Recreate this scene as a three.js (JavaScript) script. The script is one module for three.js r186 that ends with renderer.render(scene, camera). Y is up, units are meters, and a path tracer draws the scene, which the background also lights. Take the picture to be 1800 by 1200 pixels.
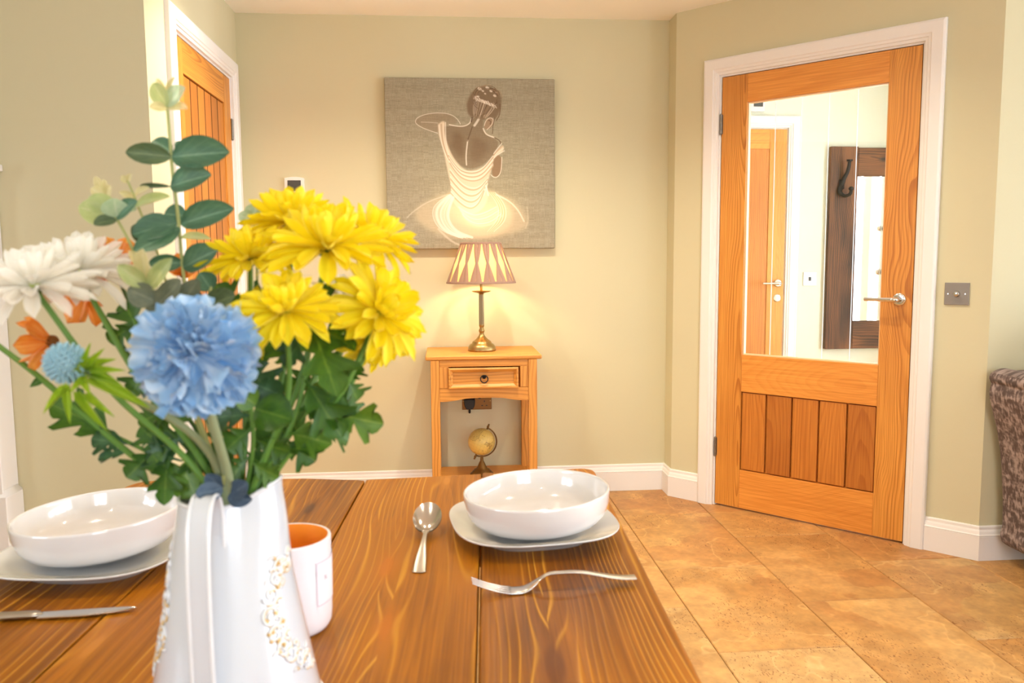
import * as THREE from 'three';
import { RoundedBoxGeometry } from 'three/addons/geometries/RoundedBoxGeometry.js';
import { mergeGeometries } from 'three/addons/utils/BufferGeometryUtils.js';
import { RectAreaLightUniformsLib } from 'three/addons/lights/RectAreaLightUniformsLib.js';

// ---------------------------------------------------------------- camera, sky, lights, exposure
RectAreaLightUniformsLib.init();
const scene = new THREE.Scene();
const camera = new THREE.PerspectiveCamera(45.83, 1.5, 0.05, 60);
camera.rotation.order = 'YXZ';
camera.position.set(0, 1.1714, 0);
camera.rotation.set(-0.1004, -0.0831, -0.0071);
camera.focus = 3.1;
camera.userData.fStop = 8;

const renderer = new THREE.WebGLRenderer({ antialias: true });
renderer.toneMapping = THREE.LinearToneMapping;
renderer.toneMappingExposure = 1.22;
renderer.shadowMap.enabled = true;

// overcast bright sky seen through the windows behind the camera
{
  const w = 64, h = 32, d = new Float32Array(w * h * 4);
  for (let y = 0; y < h; y++) for (let x = 0; x < w; x++) {
    const e = (y + 0.5) / h * 2 - 1, o = (y * w + x) * 4;         // -1 straight down, 1 straight up
    const up = Math.max(0, e), k = e < 0 ? 0.35 : 1;
    d[o] = k * (1.25 - 0.35 * up); d[o + 1] = k * (1.3 - 0.2 * up); d[o + 2] = k * (1.38 + 0.1 * up); d[o + 3] = 1;
  }
  const t = new THREE.DataTexture(d, w, h, THREE.RGBAFormat, THREE.FloatType);
  t.mapping = THREE.EquirectangularReflectionMapping; t.magFilter = THREE.LinearFilter; t.needsUpdate = true;
  scene.background = t; scene.backgroundIntensity = 2.0;
}
// daylight through each glazed opening: a light of the opening's own size just outside the glass
function daylight(name, w, h, [x, y, z], [tx, ty, tz], color, strength) {
  const l = new THREE.RectAreaLight(color, strength, w, h);
  l.name = name; l.position.set(x, y, z); l.lookAt(tx, ty, tz); scene.add(l);
}
const DAY = new THREE.Color().setRGB(0.82, 0.93, 1.06);
daylight('patio_daylight', 3.6, 2.05, [4.74, 1.06, -0.1], [0, 1.06, -0.1], DAY, 6.0);
daylight('front_window_daylight', 1.8, 1.15, [1.2, 1.47, 2.94], [1.2, 1.47, 0], DAY, 8);
daylight('side_window_daylight', 1.5, 1.15, [-3.13, 1.45, 0.6], [0, 1.45, 0.6], DAY, 7);
daylight('hall_daylight', 0.62, 2.0, [3.72, 1.1, -3.44], [0, 1.1, -3.44], DAY, 46);
const DOWNLIGHTS = [[-0.55, -3.05], [0.32, -3.05], [1.1, -2.7], [-0.45, -1.15], [0.85, -1.15], [-0.45, 0.5], [0.85, 0.5], [2.6, -1.4], [2.6, 0.5]];  // the first three are wall washers, added to brighten the far walls
const DOWN_COLOR = new THREE.Color().setRGB(1.0, 0.89, 0.71), DOWN_POWER = [5, 5, 4, 1.5, 1.5, 1.2, 1.2, 0.6, 1];
const LAMP_COLOR = new THREE.Color().setRGB(1.0, 0.8, 0.4), LAMP_POWER = 0.27;
// ---------------------------------------------------------------- helpers
const taken = new Map();
function numbered(n) { const k = taken.get(n) ?? 0; taken.set(n, k + 1); return k ? n + '_' + String(k).padStart(3, '0') : n; }
let seedState = 1;
const seed = (s) => { seedState = s * 7919 + 13; };
const rnd = (a = 0, b = 1) => { seedState = (seedState * 1664525 + 1013904223) % 4294967296; let t = seedState ^ (seedState >>> 13); t = Math.imul(t, 0x5bd1e995); return a + (b - a) * (((t ^ (t >>> 15)) >>> 0) / 4294967296); };
const V = (a) => (a.isVector3 ? a : new THREE.Vector3(a[0], a[1], a[2]));
function tag(o, label, category, group) { o.userData.label = label; o.userData.category = category; if (group) o.userData.group = group; return o; }
function thing(name, label, category, pos = [0, 0, 0], turn = 0, group) {
  const o = new THREE.Group(); o.name = numbered(name); scene.add(o);
  o.position.copy(V(pos)); o.rotation.y = turn;
  return tag(o, label, category, group);
}
function struct(name, pos = [0, 0, 0], turn = 0) {
  const o = new THREE.Group(); o.name = name; scene.add(o); o.position.copy(V(pos)); o.rotation.y = turn; o.userData.kind = 'structure'; return o;
}
function part(name, geo, mat, parent, label) {
  const m = new THREE.Mesh(Array.isArray(geo) ? merge(geo) : geo, mat);
  m.name = numbered(name); m.castShadow = m.receiveShadow = true; (parent ?? scene).add(m);
  if (!parent) m.userData.kind = 'structure';
  if (label) m.userData.label = label;
  return m;
}
function merge(gs) { return mergeGeometries(gs.map((g) => { const c = g.index ? g.toNonIndexed() : g; for (const k of Object.keys(c.attributes)) if (!['position', 'normal', 'uv'].includes(k)) c.deleteAttribute(k); return c; })); }
const mv = (g, x, y, z) => g.translate(x, y, z);
// texture coordinates in units of a W x L metre texture whose v runs with the grain
function boxUV(g, grain = 'y', W = 1, L = 1, ou = 0, ov = 0) {
  if (g.index) g = g.toNonIndexed();
  const p = g.attributes.position, n = g.attributes.normal, uv = new Float32Array(p.count * 2), ax = 'xyz', gi = ax.indexOf(grain);
  for (let i = 0; i < p.count; i++) {
    const N = [Math.abs(n.getX(i)), Math.abs(n.getY(i)), Math.abs(n.getZ(i))], P = [p.getX(i), p.getY(i), p.getZ(i)];
    const k = N.indexOf(Math.max(...N));
    let a, l;
    if (k === gi) { a = P[(gi + 1) % 3]; l = P[(gi + 2) % 3] * 0.3; } else { a = P[3 - gi - k]; l = P[gi]; }
    uv[2 * i] = a / W + ou; uv[2 * i + 1] = l / L + ov;
  }
  g.setAttribute('uv', new THREE.BufferAttribute(uv, 2)); return g;
}
const box = (w, h, d, x = 0, y = 0, z = 0) => new THREE.BoxGeometry(w, h, d).translate(x, y, z);
const rbox = (w, h, d, r = 0.003, x = 0, y = 0, z = 0, s = 1) => new RoundedBoxGeometry(w, h, d, s, Math.min(r, w / 2.01, h / 2.01, d / 2.01)).translate(x, y, z);
function grid(nu, nv, fn, wrapU = false) {
  const pos = [], uv = [], idx = [];
  for (let j = 0; j <= nv; j++) for (let i = 0; i <= nu; i++) { const a = fn(i / nu, j / nv); pos.push(a[0], a[1], a[2]); uv.push(i / nu, j / nv); }
  for (let j = 0; j < nv; j++) for (let i = 0; i < nu; i++) { const a = j * (nu + 1) + i, b = a + 1, c = a + nu + 1, d = c + 1; idx.push(a, b, d, a, d, c); }
  const g = new THREE.BufferGeometry();
  g.setAttribute('position', new THREE.Float32BufferAttribute(pos, 3)); g.setAttribute('uv', new THREE.Float32BufferAttribute(uv, 2));
  g.setIndex(idx); g.computeVertexNormals();
  if (wrapU) { const n = g.attributes.normal; for (let j = 0; j <= nv; j++) { const a = j * (nu + 1), b = a + nu; const v = new THREE.Vector3(n.getX(a) + n.getX(b), n.getY(a) + n.getY(b), n.getZ(a) + n.getZ(b)).normalize(); n.setXYZ(a, v.x, v.y, v.z); n.setXYZ(b, v.x, v.y, v.z); } }
  return g;
}
function lathe(pts, n = 48) { return new THREE.LatheGeometry(pts.map(([r, y]) => new THREE.Vector2(Math.max(r, 0.00001), y)), n); }
function tube(pts, r, seg = 24, rad = 8, closed = false) {
  const c = new THREE.CatmullRomCurve3(pts.map(V), closed, 'centripetal');
  if (typeof r === 'number') return new THREE.TubeGeometry(c, seg, r, rad, closed);
  const g = new THREE.TubeGeometry(c, seg, 1, rad, closed), p = g.attributes.position, q = new THREE.Vector3();   // tapered
  for (let i = 0; i <= seg; i++) { const m = c.getPointAt(i / seg), k = r(i / seg); for (let j = 0; j <= rad; j++) { const a = i * (rad + 1) + j; q.fromBufferAttribute(p, a).sub(m).multiplyScalar(k).add(m); p.setXYZ(a, q.x, q.y, q.z); } }
  g.computeVertexNormals(); return g;
}
function shapeOf(pts) { const s = new THREE.Shape(); pts.forEach(([x, y], i) => (i ? s.lineTo(x, y) : s.moveTo(x, y))); s.closePath(); return s; }
// a profile [offset from the wall, height] swept along x from a to b; k skews the ends for mitres
function sweep(profile, a, b, ka = 0, kb = 0) {
  const gs = [], n = profile.length;
  for (let i = 0; i < n - 1; i++) {
    const [o, y] = profile[i], [p, z] = profile[i + 1];
    const q = [[a + o * ka, y, o], [b + o * kb, y, o], [b + p * kb, z, p], [a + p * ka, z, p]];
    const g = new THREE.BufferGeometry();
    g.setAttribute('position', new THREE.Float32BufferAttribute([...q[0], ...q[1], ...q[2], ...q[0], ...q[2], ...q[3]], 3));
    g.setAttribute('uv', new THREE.Float32BufferAttribute([a, y, b, y, b, z, a, y, b, z, a, z], 2));
    g.computeVertexNormals(); gs.push(g);
  }
  return mergeGeometries(gs);
}
// an architrave round a w x h opening whose left foot is the origin: profile [outwards, proud]
function casing(w, h, profile) {
  const gs = [];
  const path = ([a]) => [[-a, 0], [-a, h + a], [w + a, h + a], [w + a, 0]];
  for (let i = 0; i < profile.length - 1; i++) {
    const A = path(profile[i]), B = path(profile[i + 1]), ta = profile[i][1], tb = profile[i + 1][1];
    for (let s = 0; s < 3; s++) {
      const q = [[...A[s], ta], [...A[s + 1], ta], [...B[s + 1], tb], [...B[s], tb]];
      const g = new THREE.BufferGeometry();
      g.setAttribute('position', new THREE.Float32BufferAttribute([...q[0], ...q[2], ...q[1], ...q[0], ...q[3], ...q[2]], 3));
      g.setAttribute('uv', new THREE.Float32BufferAttribute(new Array(12).fill(0), 2));
      g.computeVertexNormals(); gs.push(g);
    }
  }
  return mergeGeometries(gs);
}
// a wall panel in its own x-y plane with openings [x0, x1, y0, y1], thick towards -z
function wallGeo(len, h, holes, t) {
  let floorHoles = holes.filter((o) => o[2] <= 0).sort((a, b) => a[0] - b[0]);
  const out = [[0, 0]];
  for (const [a, b, , d] of floorHoles) out.push([a, 0], [a, d], [b, d], [b, 0]);
  out.push([len, 0], [len, h], [0, h]);
  const s = shapeOf(out);
  for (const [a, b, c, d] of holes) if (c > 0) s.holes.push(new THREE.Path([[a, c], [a, d], [b, d], [b, c]].map((p) => new THREE.Vector2(...p))));
  return new THREE.ExtrudeGeometry(s, { depth: t, bevelEnabled: false }).translate(0, 0, -t);
}

// ---------------------------------------------------------------- computed textures
const hash = (x, y, s) => { let h = Math.imul(x | 0, 374761393) + Math.imul(y | 0, 668265263) + Math.imul(s | 0, 1442695041); h = Math.imul(h ^ (h >>> 13), 1274126177); return ((h ^ (h >>> 16)) >>> 0) / 4294967296; };
function vn(x, y, px, py, s) {   // value noise that repeats every px, py cells
  const x0 = Math.floor(x), y0 = Math.floor(y); let fx = x - x0, fy = y - y0; fx = fx * fx * (3 - 2 * fx); fy = fy * fy * (3 - 2 * fy);
  const m = (a, n) => ((a % n) + n) % n, xa = m(x0, px), xb = m(x0 + 1, px), ya = m(y0, py), yb = m(y0 + 1, py);
  return (hash(xa, ya, s) * (1 - fx) + hash(xb, ya, s) * fx) * (1 - fy) + (hash(xa, yb, s) * (1 - fx) + hash(xb, yb, s) * fx) * fy;
}
function fbm(u, v, cx, cy, s, oct = 4) { let a = 0, k = 0.5, t = 0; for (let i = 0; i < oct; i++) { a += k * vn(u * cx, v * cy, cx, cy, s + i * 17); t += k; k *= 0.5; cx *= 2; cy *= 2; } return a / t; }
const sat = (x) => Math.min(1, Math.max(0, x)), smooth = (a, b, x) => { x = sat((x - a) / (b - a)); return x * x * (3 - 2 * x); };
const mix3 = (a, b, t) => [a[0] + (b[0] - a[0]) * t, a[1] + (b[1] - a[1]) * t, a[2] + (b[2] - a[2]) * t];
function texture(w, h, fn, srgb = true) {
  const d = new Uint8Array(w * h * 4);
  for (let y = 0; y < h; y++) for (let x = 0; x < w; x++) { const c = fn((x + 0.5) / w, (y + 0.5) / h, x, y), o = (y * w + x) * 4; d[o] = sat(c[0] / 255) * 255; d[o + 1] = sat(c[1] / 255) * 255; d[o + 2] = sat(c[2] / 255) * 255; d[o + 3] = 255; }
  const t = new THREE.DataTexture(d, w, h); t.wrapS = t.wrapT = THREE.RepeatWrapping; t.magFilter = THREE.LinearFilter; t.minFilter = THREE.LinearMipmapLinearFilter; t.generateMipmaps = true;
  if (srgb) t.colorSpace = THREE.SRGBColorSpace; t.needsUpdate = true; return t;
}
// sawn wood: rings cut by a plane give flames and stripes; knots push the rings aside
function wood(w, h, o) {
  return texture(w, h, (u, v) => {
    let g = u + o.warp * (fbm(u, v, 2, 3, o.seed, 3) - 0.5), core = 0, halo = 0, kc = o.knot ?? o.dark;
    for (const [ku, kv, kr, tone] of o.knots ?? []) {
      let dx = u - ku; dx -= Math.round(dx); let dy = v - kv; dy -= Math.round(dy); dy *= o.aspect;
      const d = Math.hypot(dx, dy * (o.knotLong ?? 0.55)) / kr; if (tone && d < 1.5) kc = tone;
      g += Math.sign(dx || 1) * kr * 0.9 * Math.exp(-d * d * 0.35); core = Math.max(core, 1 - smooth(0.35, 0.75, d)); halo = Math.max(halo, 1 - smooth(0.6, 1.5, d));
    }
    const depth = o.flame * (vn(v * o.flameN, 0.5, o.flameN, 1, o.seed + 5) + 0.08);
    let r = Infinity;
    for (const c of o.hearts) { let dx = g - c; dx -= Math.round(dx); r = Math.min(r, Math.sqrt(dx * dx + depth * depth)); }
    const rr = r * o.rings + 0.35 * fbm(u, v, 6, 2, o.seed + 9, 2) + (o.vary ?? 0) * (fbm(u, v, 5, 1, o.seed + 77, 3) - 0.5), fr = rr - Math.floor(rr);
    const late = smooth(0.35, 0.9, fr) * (1 - smooth(0.93, 1, fr)) * (0.6 + 0.8 * hash(Math.floor(rr), 3, o.seed));
    const fibre = vn(u * 220, v * 10, 220, 10, o.seed + 2) * 0.6 + vn(u * 420, v * 26, 420, 26, o.seed + 3) * 0.4 - 0.5, blotch = fbm(u, v, 3, 4, o.seed + 31, 3) - 0.5;
    let c = mix3(o.light, o.dark, sat(o.ring * late + o.fibre * fibre + o.blotch * blotch + 0.25));
    if (o.pale) c = mix3(c, o.pale, sat(o.paleAmt * smooth(0.0, 0.12, fr) * (1 - smooth(0.14, 0.3, fr)) * Math.pow(vn(u * 13, v * 4, 13, 4, o.seed + 41), 1.6)));
    if (halo) c = mix3(c, kc, halo * 0.35); if (core) c = mix3(c, kc, core * 0.8);
    return c;
  });
}
const std = (o) => new THREE.MeshStandardMaterial(o), phys = (o) => new THREE.MeshPhysicalMaterial(o);
const rgb = (r, g, b) => new THREE.Color().setRGB(r, g, b);
// ---------------------------------------------------------------- materials
const paintBump = texture(512, 512, (u, v) => { const k = 128 + 130 * (fbm(u, v, 90, 90, 3, 3) - 0.5); return [k, k, k]; }, false);
const wallPaint = std({ color: '#d2cba8', roughness: 0.82, bumpMap: paintBump, bumpScale: 0.0003 });
const hallPaint = std({ color: '#e2e3d2', roughness: 0.8 });
const ceilingPaint = std({ color: '#faf7f0', roughness: 0.9 });
const whitePaint = std({ color: '#eeeae6', roughness: 0.38 });
const oakOpts = { seed: 11, warp: 0.22, aspect: 4, hearts: [0.3, 0.82], flame: 0.16, flameN: 3, rings: 64, ring: 0.48, fibre: 0.6, blotch: 0.35, vary: 3, light: [230, 160, 70], dark: [172, 100, 30] };
const oakTex = wood(1024, 1024, oakOpts);
const oakQuietTex = wood(512, 1024, { ...oakOpts, seed: 23, flame: 0.5, rings: 30, ring: 0.1, fibre: 0.8, hearts: [0.1], warp: 0.1, light: [238, 162, 72], dark: [190, 108, 32] });
const oakPanelTex = wood(512, 1024, { ...oakOpts, seed: 29, flame: 0.2, rings: 40, ring: 0.3, fibre: 0.7, hearts: [0.2, 0.7], warp: 0.1, light: [222, 148, 62], dark: [172, 98, 30] });
const oakFlame = std({ map: oakTex, roughness: 0.42, bumpMap: oakTex, bumpScale: 0.0003 });
const oakQuiet = std({ map: oakQuietTex, roughness: 0.42, bumpMap: oakQuietTex, bumpScale: 0.0003 });
const oakPanels = ['#efe4d6', '#e0d3c2', '#f4ece0'].map((c) => std({ map: oakPanelTex, color: c, roughness: 0.42 }));
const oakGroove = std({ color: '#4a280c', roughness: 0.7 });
const pineTex = wood(512, 1024, { seed: 37, warp: 0.16, aspect: 4, hearts: [0.4], flame: 0.2, flameN: 2, rings: 26, ring: 0.5, fibre: 0.35, blotch: 0.3, light: [226, 160, 74], dark: [180, 112, 38], knot: [92, 44, 16], knots: [[0.3, 0.2, 0.03], [0.75, 0.62, 0.02]] });
const pine = std({ map: pineTex, roughness: 0.45 });
const tableKnots = [[0.796, 0.344, 0.032, [190, 108, 12]], [0.841, 0.463, 0.028, [186, 106, 14]], [0.546, 0.928, 0.04, [104, 54, 6]], [0.925, 0.066, 0.024, [196, 128, 44]], [0.2, 0.75, 0.026, [84, 46, 16]]];
const tableOpts = { seed: 53, warp: 0.09, aspect: 3.3, hearts: [0.02, 0.4], flame: 0.1, flameN: 2, rings: 54, ring: 0.12, fibre: 0.5, blotch: 1.35, vary: 7, light: [172, 104, 8], dark: [90, 48, 0], knot: [150, 78, 14], pale: [224, 166, 56], paleAmt: 1.0, knotLong: 0.24, knots: tableKnots };
const tableTex = wood(1024, 2048, tableOpts);
const tableRough = texture(512, 512, (u, v) => { const k = 90 + 110 * fbm(u, v, 24, 6, 71, 4); return [k, k, k]; }, false);
const tableWood = phys({ map: tableTex, roughness: 0.68, specularIntensity: 0.4, roughnessMap: tableRough, bumpMap: tableTex, bumpScale: 0.0012 });
const tableDark = std({ map: tableTex, color: '#b8a08c', roughness: 0.6, roughnessMap: tableRough, bumpMap: tableTex, bumpScale: 0.0012 });
const rusticTex = wood(512, 1024, { seed: 91, warp: 0.3, aspect: 4, hearts: [0.5], flame: 0.2, flameN: 3, rings: 26, ring: 0.5, fibre: 0.9, blotch: 1.6, light: [126, 80, 44], dark: [46, 30, 20], knot: [30, 20, 16], knots: [[0.5, 0.3, 0.05], [0.4, 0.7, 0.05], [0.6, 0.5, 0.03]] });
const rustic = std({ map: rusticTex, roughness: 0.7, bumpMap: rusticTex, bumpScale: 0.001 });
// travertine: warm ground, browner clouds with sharp shores, veins, pits
const stoneTex = texture(2048, 2048, (u, v, x, y) => {
  const a = fbm(u, v, 5, 5, 101, 6), b = fbm(u, v, 9, 7, 137, 6), c = fbm(u, v, 40, 40, 163, 4), q = fbm(u + 0.05 * (a - 0.5), v + 0.05 * (b - 0.5), 4, 4, 211, 7);
  let k = mix3([198, 158, 100], [178, 134, 78], smooth(0.4, 0.64, a) * 0.5 + 0.3 * smooth(0.42, 0.6, fbm(u, v, 30, 30, 173, 4)));
  k = mix3(k, [226, 192, 138], smooth(0.55, 0.6, b) * 0.22);
  const patch = smooth(0.535, 0.548, q) * smooth(0.4, 0.5, fbm(u, v, 3, 3, 307, 3));
  k = mix3(k, [172, 122, 72], patch * (0.25 + 0.5 * fbm(u, v, 60, 60, 401, 3)));
  const vein = 1 - smooth(0, 0.012, Math.abs(fbm(u, v, 6, 6, 509, 5) - 0.5)); k = mix3(k, [230, 196, 140], vein * 0.35);
  const g = 0.84 + 0.2 * c + 0.14 * fbm(u, v, 160, 160, 181, 3);
  const pit = smooth(0.8, 0.88, vn(u * 700, v * 330, 700, 330, 601)) * smooth(0.5, 0.64, fbm(u, v, 10, 10, 617, 3));
  const out = [k[0] * g, k[1] * g, k[2] * g]; return mix3(out, [110, 66, 28], pit * 0.6);
});
const stoneTiles = ['#ffffff', '#fbf0e4', '#f4e6d8', '#fff6ea'].map((c) => std({ map: stoneTex, color: c, roughness: 0.5, bumpMap: stoneTex, bumpScale: 0.0007 }));
const grout = std({ color: '#a5865a', roughness: 0.95 });
const ceramic = phys({ color: '#e8e5e3', roughness: 0.16, clearcoat: 1, clearcoatRoughness: 0.04 });
const plateGlaze = phys({ color: '#e0e0de', roughness: 0.2, clearcoat: 1, clearcoatRoughness: 0.06 });
const enamel = phys({ color: '#d6dbe2', roughness: 0.22, clearcoat: 0.9, clearcoatRoughness: 0.06 });
const enamelRim = phys({ color: '#e9ebee', roughness: 0.2, clearcoat: 0.8, clearcoatRoughness: 0.05 });
const gold = std({ color: '#dcb878', roughness: 0.55 });
const steel = std({ color: '#cfccc6', metalness: 1, roughness: 0.16 });
const brushed = std({ color: '#b9b3a8', metalness: 1, roughness: 0.32 });
const chrome = std({ color: '#dcdad6', metalness: 1, roughness: 0.12 });
const pewter = std({ color: '#8d8880', metalness: 1, roughness: 0.42 });
const brass = std({ color: '#a9915e', metalness: 1, roughness: 0.34 });
const oldBrass = std({ color: '#7a5c34', metalness: 1, roughness: 0.4 });
const blackIron = std({ color: '#26221f', metalness: 0.6, roughness: 0.5 });
const blackPlastic = std({ color: '#1b1a19', roughness: 0.45 });
const whitePlastic = std({ color: '#ece8e2', roughness: 0.4 });
const greyScreen = std({ color: '#4a4a48', roughness: 0.25 });
const glass = phys({ color: '#ffffff', transmission: 1, roughness: 0, thickness: 0, ior: 1.5 });
const etched = phys({ color: '#f4fbff', transmission: 0.5, roughness: 0.5, thickness: 0 });
const mirrorSilver = std({ color: '#eef1f1', metalness: 1, roughness: 0.02 });
const petalM = (c, t = 0.35, r = 0.55) => phys({ color: c, roughness: r, transmission: t, thickness: 0, side: THREE.DoubleSide });
const veinTex = (base, pale, n, s) => texture(128, 256, (u, v) => mix3(base, pale, sat(0.9 * Math.pow(Math.abs(vn(u * n, v * 2, n, 2, s)), 2) + 0.5 * (fbm(u, v, 4, 6, s + 3, 3) - 0.4))));
const frillTex = (base, pale, s) => texture(192, 256, (u, v) => mix3(base, pale, sat(1.0 * Math.pow(vn(u * 20, v * 2, 20, 2, s + 1), 1.8) + 0.5 * (fbm(u, v, 5, 4, s + 3, 3) - 0.35))));
const yellowPetal = phys({ map: veinTex([255, 233, 2], [255, 245, 45], 12, 7), roughness: 0.6, transmission: 0.35, thickness: 0, side: THREE.DoubleSide });
const whitePetal = phys({ map: veinTex([252, 248, 238], [255, 255, 250], 12, 9), roughness: 0.6, transmission: 0.42, thickness: 0, side: THREE.DoubleSide });
const orangePetal = phys({ map: veinTex([240, 140, 36], [250, 186, 90], 10, 19), roughness: 0.6, transmission: 0.3, thickness: 0, side: THREE.DoubleSide });
const bluePetals = [[[132, 182, 226], [218, 234, 248]], [[148, 192, 230], [226, 238, 250]], [[118, 172, 222], [208, 228, 246]]].map(([a, b], i) => phys({ map: frillTex(a, b, 60 + i * 11), roughness: 0.7, transmission: 0.25, thickness: 0, side: THREE.DoubleSide }));
const paleBlue = petalM('#a9d3e2', 0.2, 0.7);
const leafTex = (a, b, c, s) => texture(128, 256, (u, v) => { const mid = 1 - smooth(0.0, 0.05, Math.abs(u - 0.5)), side = 1 - smooth(0, 0.1, Math.abs(((v * 6 - Math.abs(u - 0.5) * 5) % 1 + 1) % 1 - 0.5)); return mix3(mix3(a, b, fbm(u, v, 5, 6, s, 3)), c, 0.6 * mid + 0.22 * side); });
const leafGreens = [leafTex([44, 90, 14], [80, 128, 28], [130, 164, 60], 3), leafTex([66, 110, 22], [108, 152, 44], [160, 186, 88], 5), leafTex([34, 78, 36], [60, 108, 62], [106, 142, 92], 7)].map((m) => phys({ map: m, roughness: 0.5, transmission: 0.3, thickness: 0, side: THREE.DoubleSide }));
const eucDark = [leafTex([56, 98, 72], [88, 132, 98], [146, 182, 152], 11), leafTex([70, 94, 62], [104, 124, 84], [150, 166, 120], 13)].map((m) => phys({ map: m, roughness: 0.55, transmission: 0.2, thickness: 0, side: THREE.DoubleSide }));
const eucPale = [leafTex([172, 190, 120], [204, 214, 152], [226, 228, 184], 15), leafTex([176, 204, 164], [206, 224, 190], [230, 238, 214], 17), leafTex([214, 206, 146], [236, 226, 176], [244, 238, 206], 19)].map((m) => phys({ map: m, roughness: 0.55, transmission: 0.35, thickness: 0, side: THREE.DoubleSide }));
const eucGrey = phys({ map: leafTex([92, 104, 84], [124, 132, 108], [150, 156, 130], 21), roughness: 0.6, transmission: 0.15, thickness: 0, side: THREE.DoubleSide });
const eucBlue = phys({ map: leafTex([52, 74, 98], [84, 104, 124], [120, 138, 152], 25), roughness: 0.6, transmission: 0.1, thickness: 0, side: THREE.DoubleSide });
const limeLeaf = phys({ map: leafTex([150, 190, 30], [196, 222, 62], [224, 236, 120], 29), roughness: 0.55, transmission: 0.35, thickness: 0, side: THREE.DoubleSide });
const stemGreen = std({ color: '#5f8a34', roughness: 0.55 }), stemDark = std({ color: '#3f6424', roughness: 0.6 }), stemGrey = std({ color: '#8f9a72', roughness: 0.65 }), stemPale = std({ color: '#a3a868', roughness: 0.6 });
const velvetTex = texture(512, 512, (u, v) => { const k = fbm(u, v, 60, 30, 5, 4), s = fbm(u, v, 14, 40, 8, 3); return mix3([88, 74, 71], [166, 150, 146], smooth(0.35, 0.7, 0.6 * k + 0.4 * s)); });
const velvet = phys({ map: velvetTex, roughness: 0.85, sheen: 0.6, sheenColor: rgb(0.5, 0.42, 0.4), sheenRoughness: 0.5, bumpMap: velvetTex, bumpScale: 0.001 });
// ---------------------------------------------------------------- the setting
for (const m of [whitePaint, ceilingPaint]) m.side = THREE.DoubleSide;
const CEIL = 2.321, ZB = -3.971, XL = -0.949, XC = 1.109, NOOK = 0.12, ANG = 0.8004, DIAG = 1.352;
const DIAG0 = [XC, 0, ZB + NOOK], XR = XC + DIAG * Math.cos(ANG), ZR = ZB + NOOK + DIAG * Math.sin(ANG), ZL = -2.78, ZH = -5.1;
function wall(name, len, h, holes, t, pos, turn, mat = wallPaint) {
  const m = part(name, wallGeo(len, h, holes, t), mat, null); m.name = name; m.position.copy(V(pos)); m.rotation.y = turn; return m;
}
wall('wall_back', XC - XL, CEIL, [], 0.1, [XL, 0, ZB], 0);
wall('wall_nook', NOOK, CEIL, [], 0.1, [XC, 0, ZB], -Math.PI / 2);
wall('wall_diagonal', DIAG, CEIL, [[0.207, 1.111, 0, 2.022]], 0.1, DIAG0, -ANG);
wall('wall_right', 4.6 - XR, CEIL, [], 0.1, [XR, 0, ZR], 0);
wall('wall_left', ZL - ZB, CEIL, [[0.247, 1.073, 0, 2.022]], 0.1, [XL, 0, ZL], Math.PI / 2);
wall('wall_left_front', XL + 2.9, CEIL, [], 0.1, [-3.0, 0, ZL], 0);
wall('wall_far_left', 2.8 - ZL, CEIL, [[1.45 - 0.0, 2.95, 0.87, 2.03]], 0.12, [-3.0, 0, 2.8], Math.PI / 2);
wall('wall_far_right', 2.8 - ZR, CEIL, [[-1.9 - ZR, 1.7 - ZR, 0, 2.1]], 0.12, [4.6, 0, ZR], -Math.PI / 2);
wall('wall_front', 7.6, CEIL, [[2.5, 4.3, 0.88, 2.06]], 0.12, [4.6, 0, 2.8], Math.PI);
wall('wall_hall_back', 2.7, CEIL, [], 0.1, [1.0, 0, ZH], 0, hallPaint);
wall('wall_hall_right', ZR - 0.1 - ZH, CEIL, [[1.36, 1.96, 0.1, 2.1]], 0.1, [3.6, 0, ZH], -Math.PI / 2, hallPaint);
wall('wall_hall_left', ZB - 0.1 - ZH, CEIL, [], 0.1, [1.05, 0, ZB - 0.1], Math.PI / 2, hallPaint);
// closet behind the left door is shut off by the door; the ceiling spans room and hall
{ const c = part('ceiling', box(8.0, 0.12, 8.2, 0.8, CEIL + 0.06, -1.15), ceilingPaint, null); c.name = 'ceiling'; }

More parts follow.
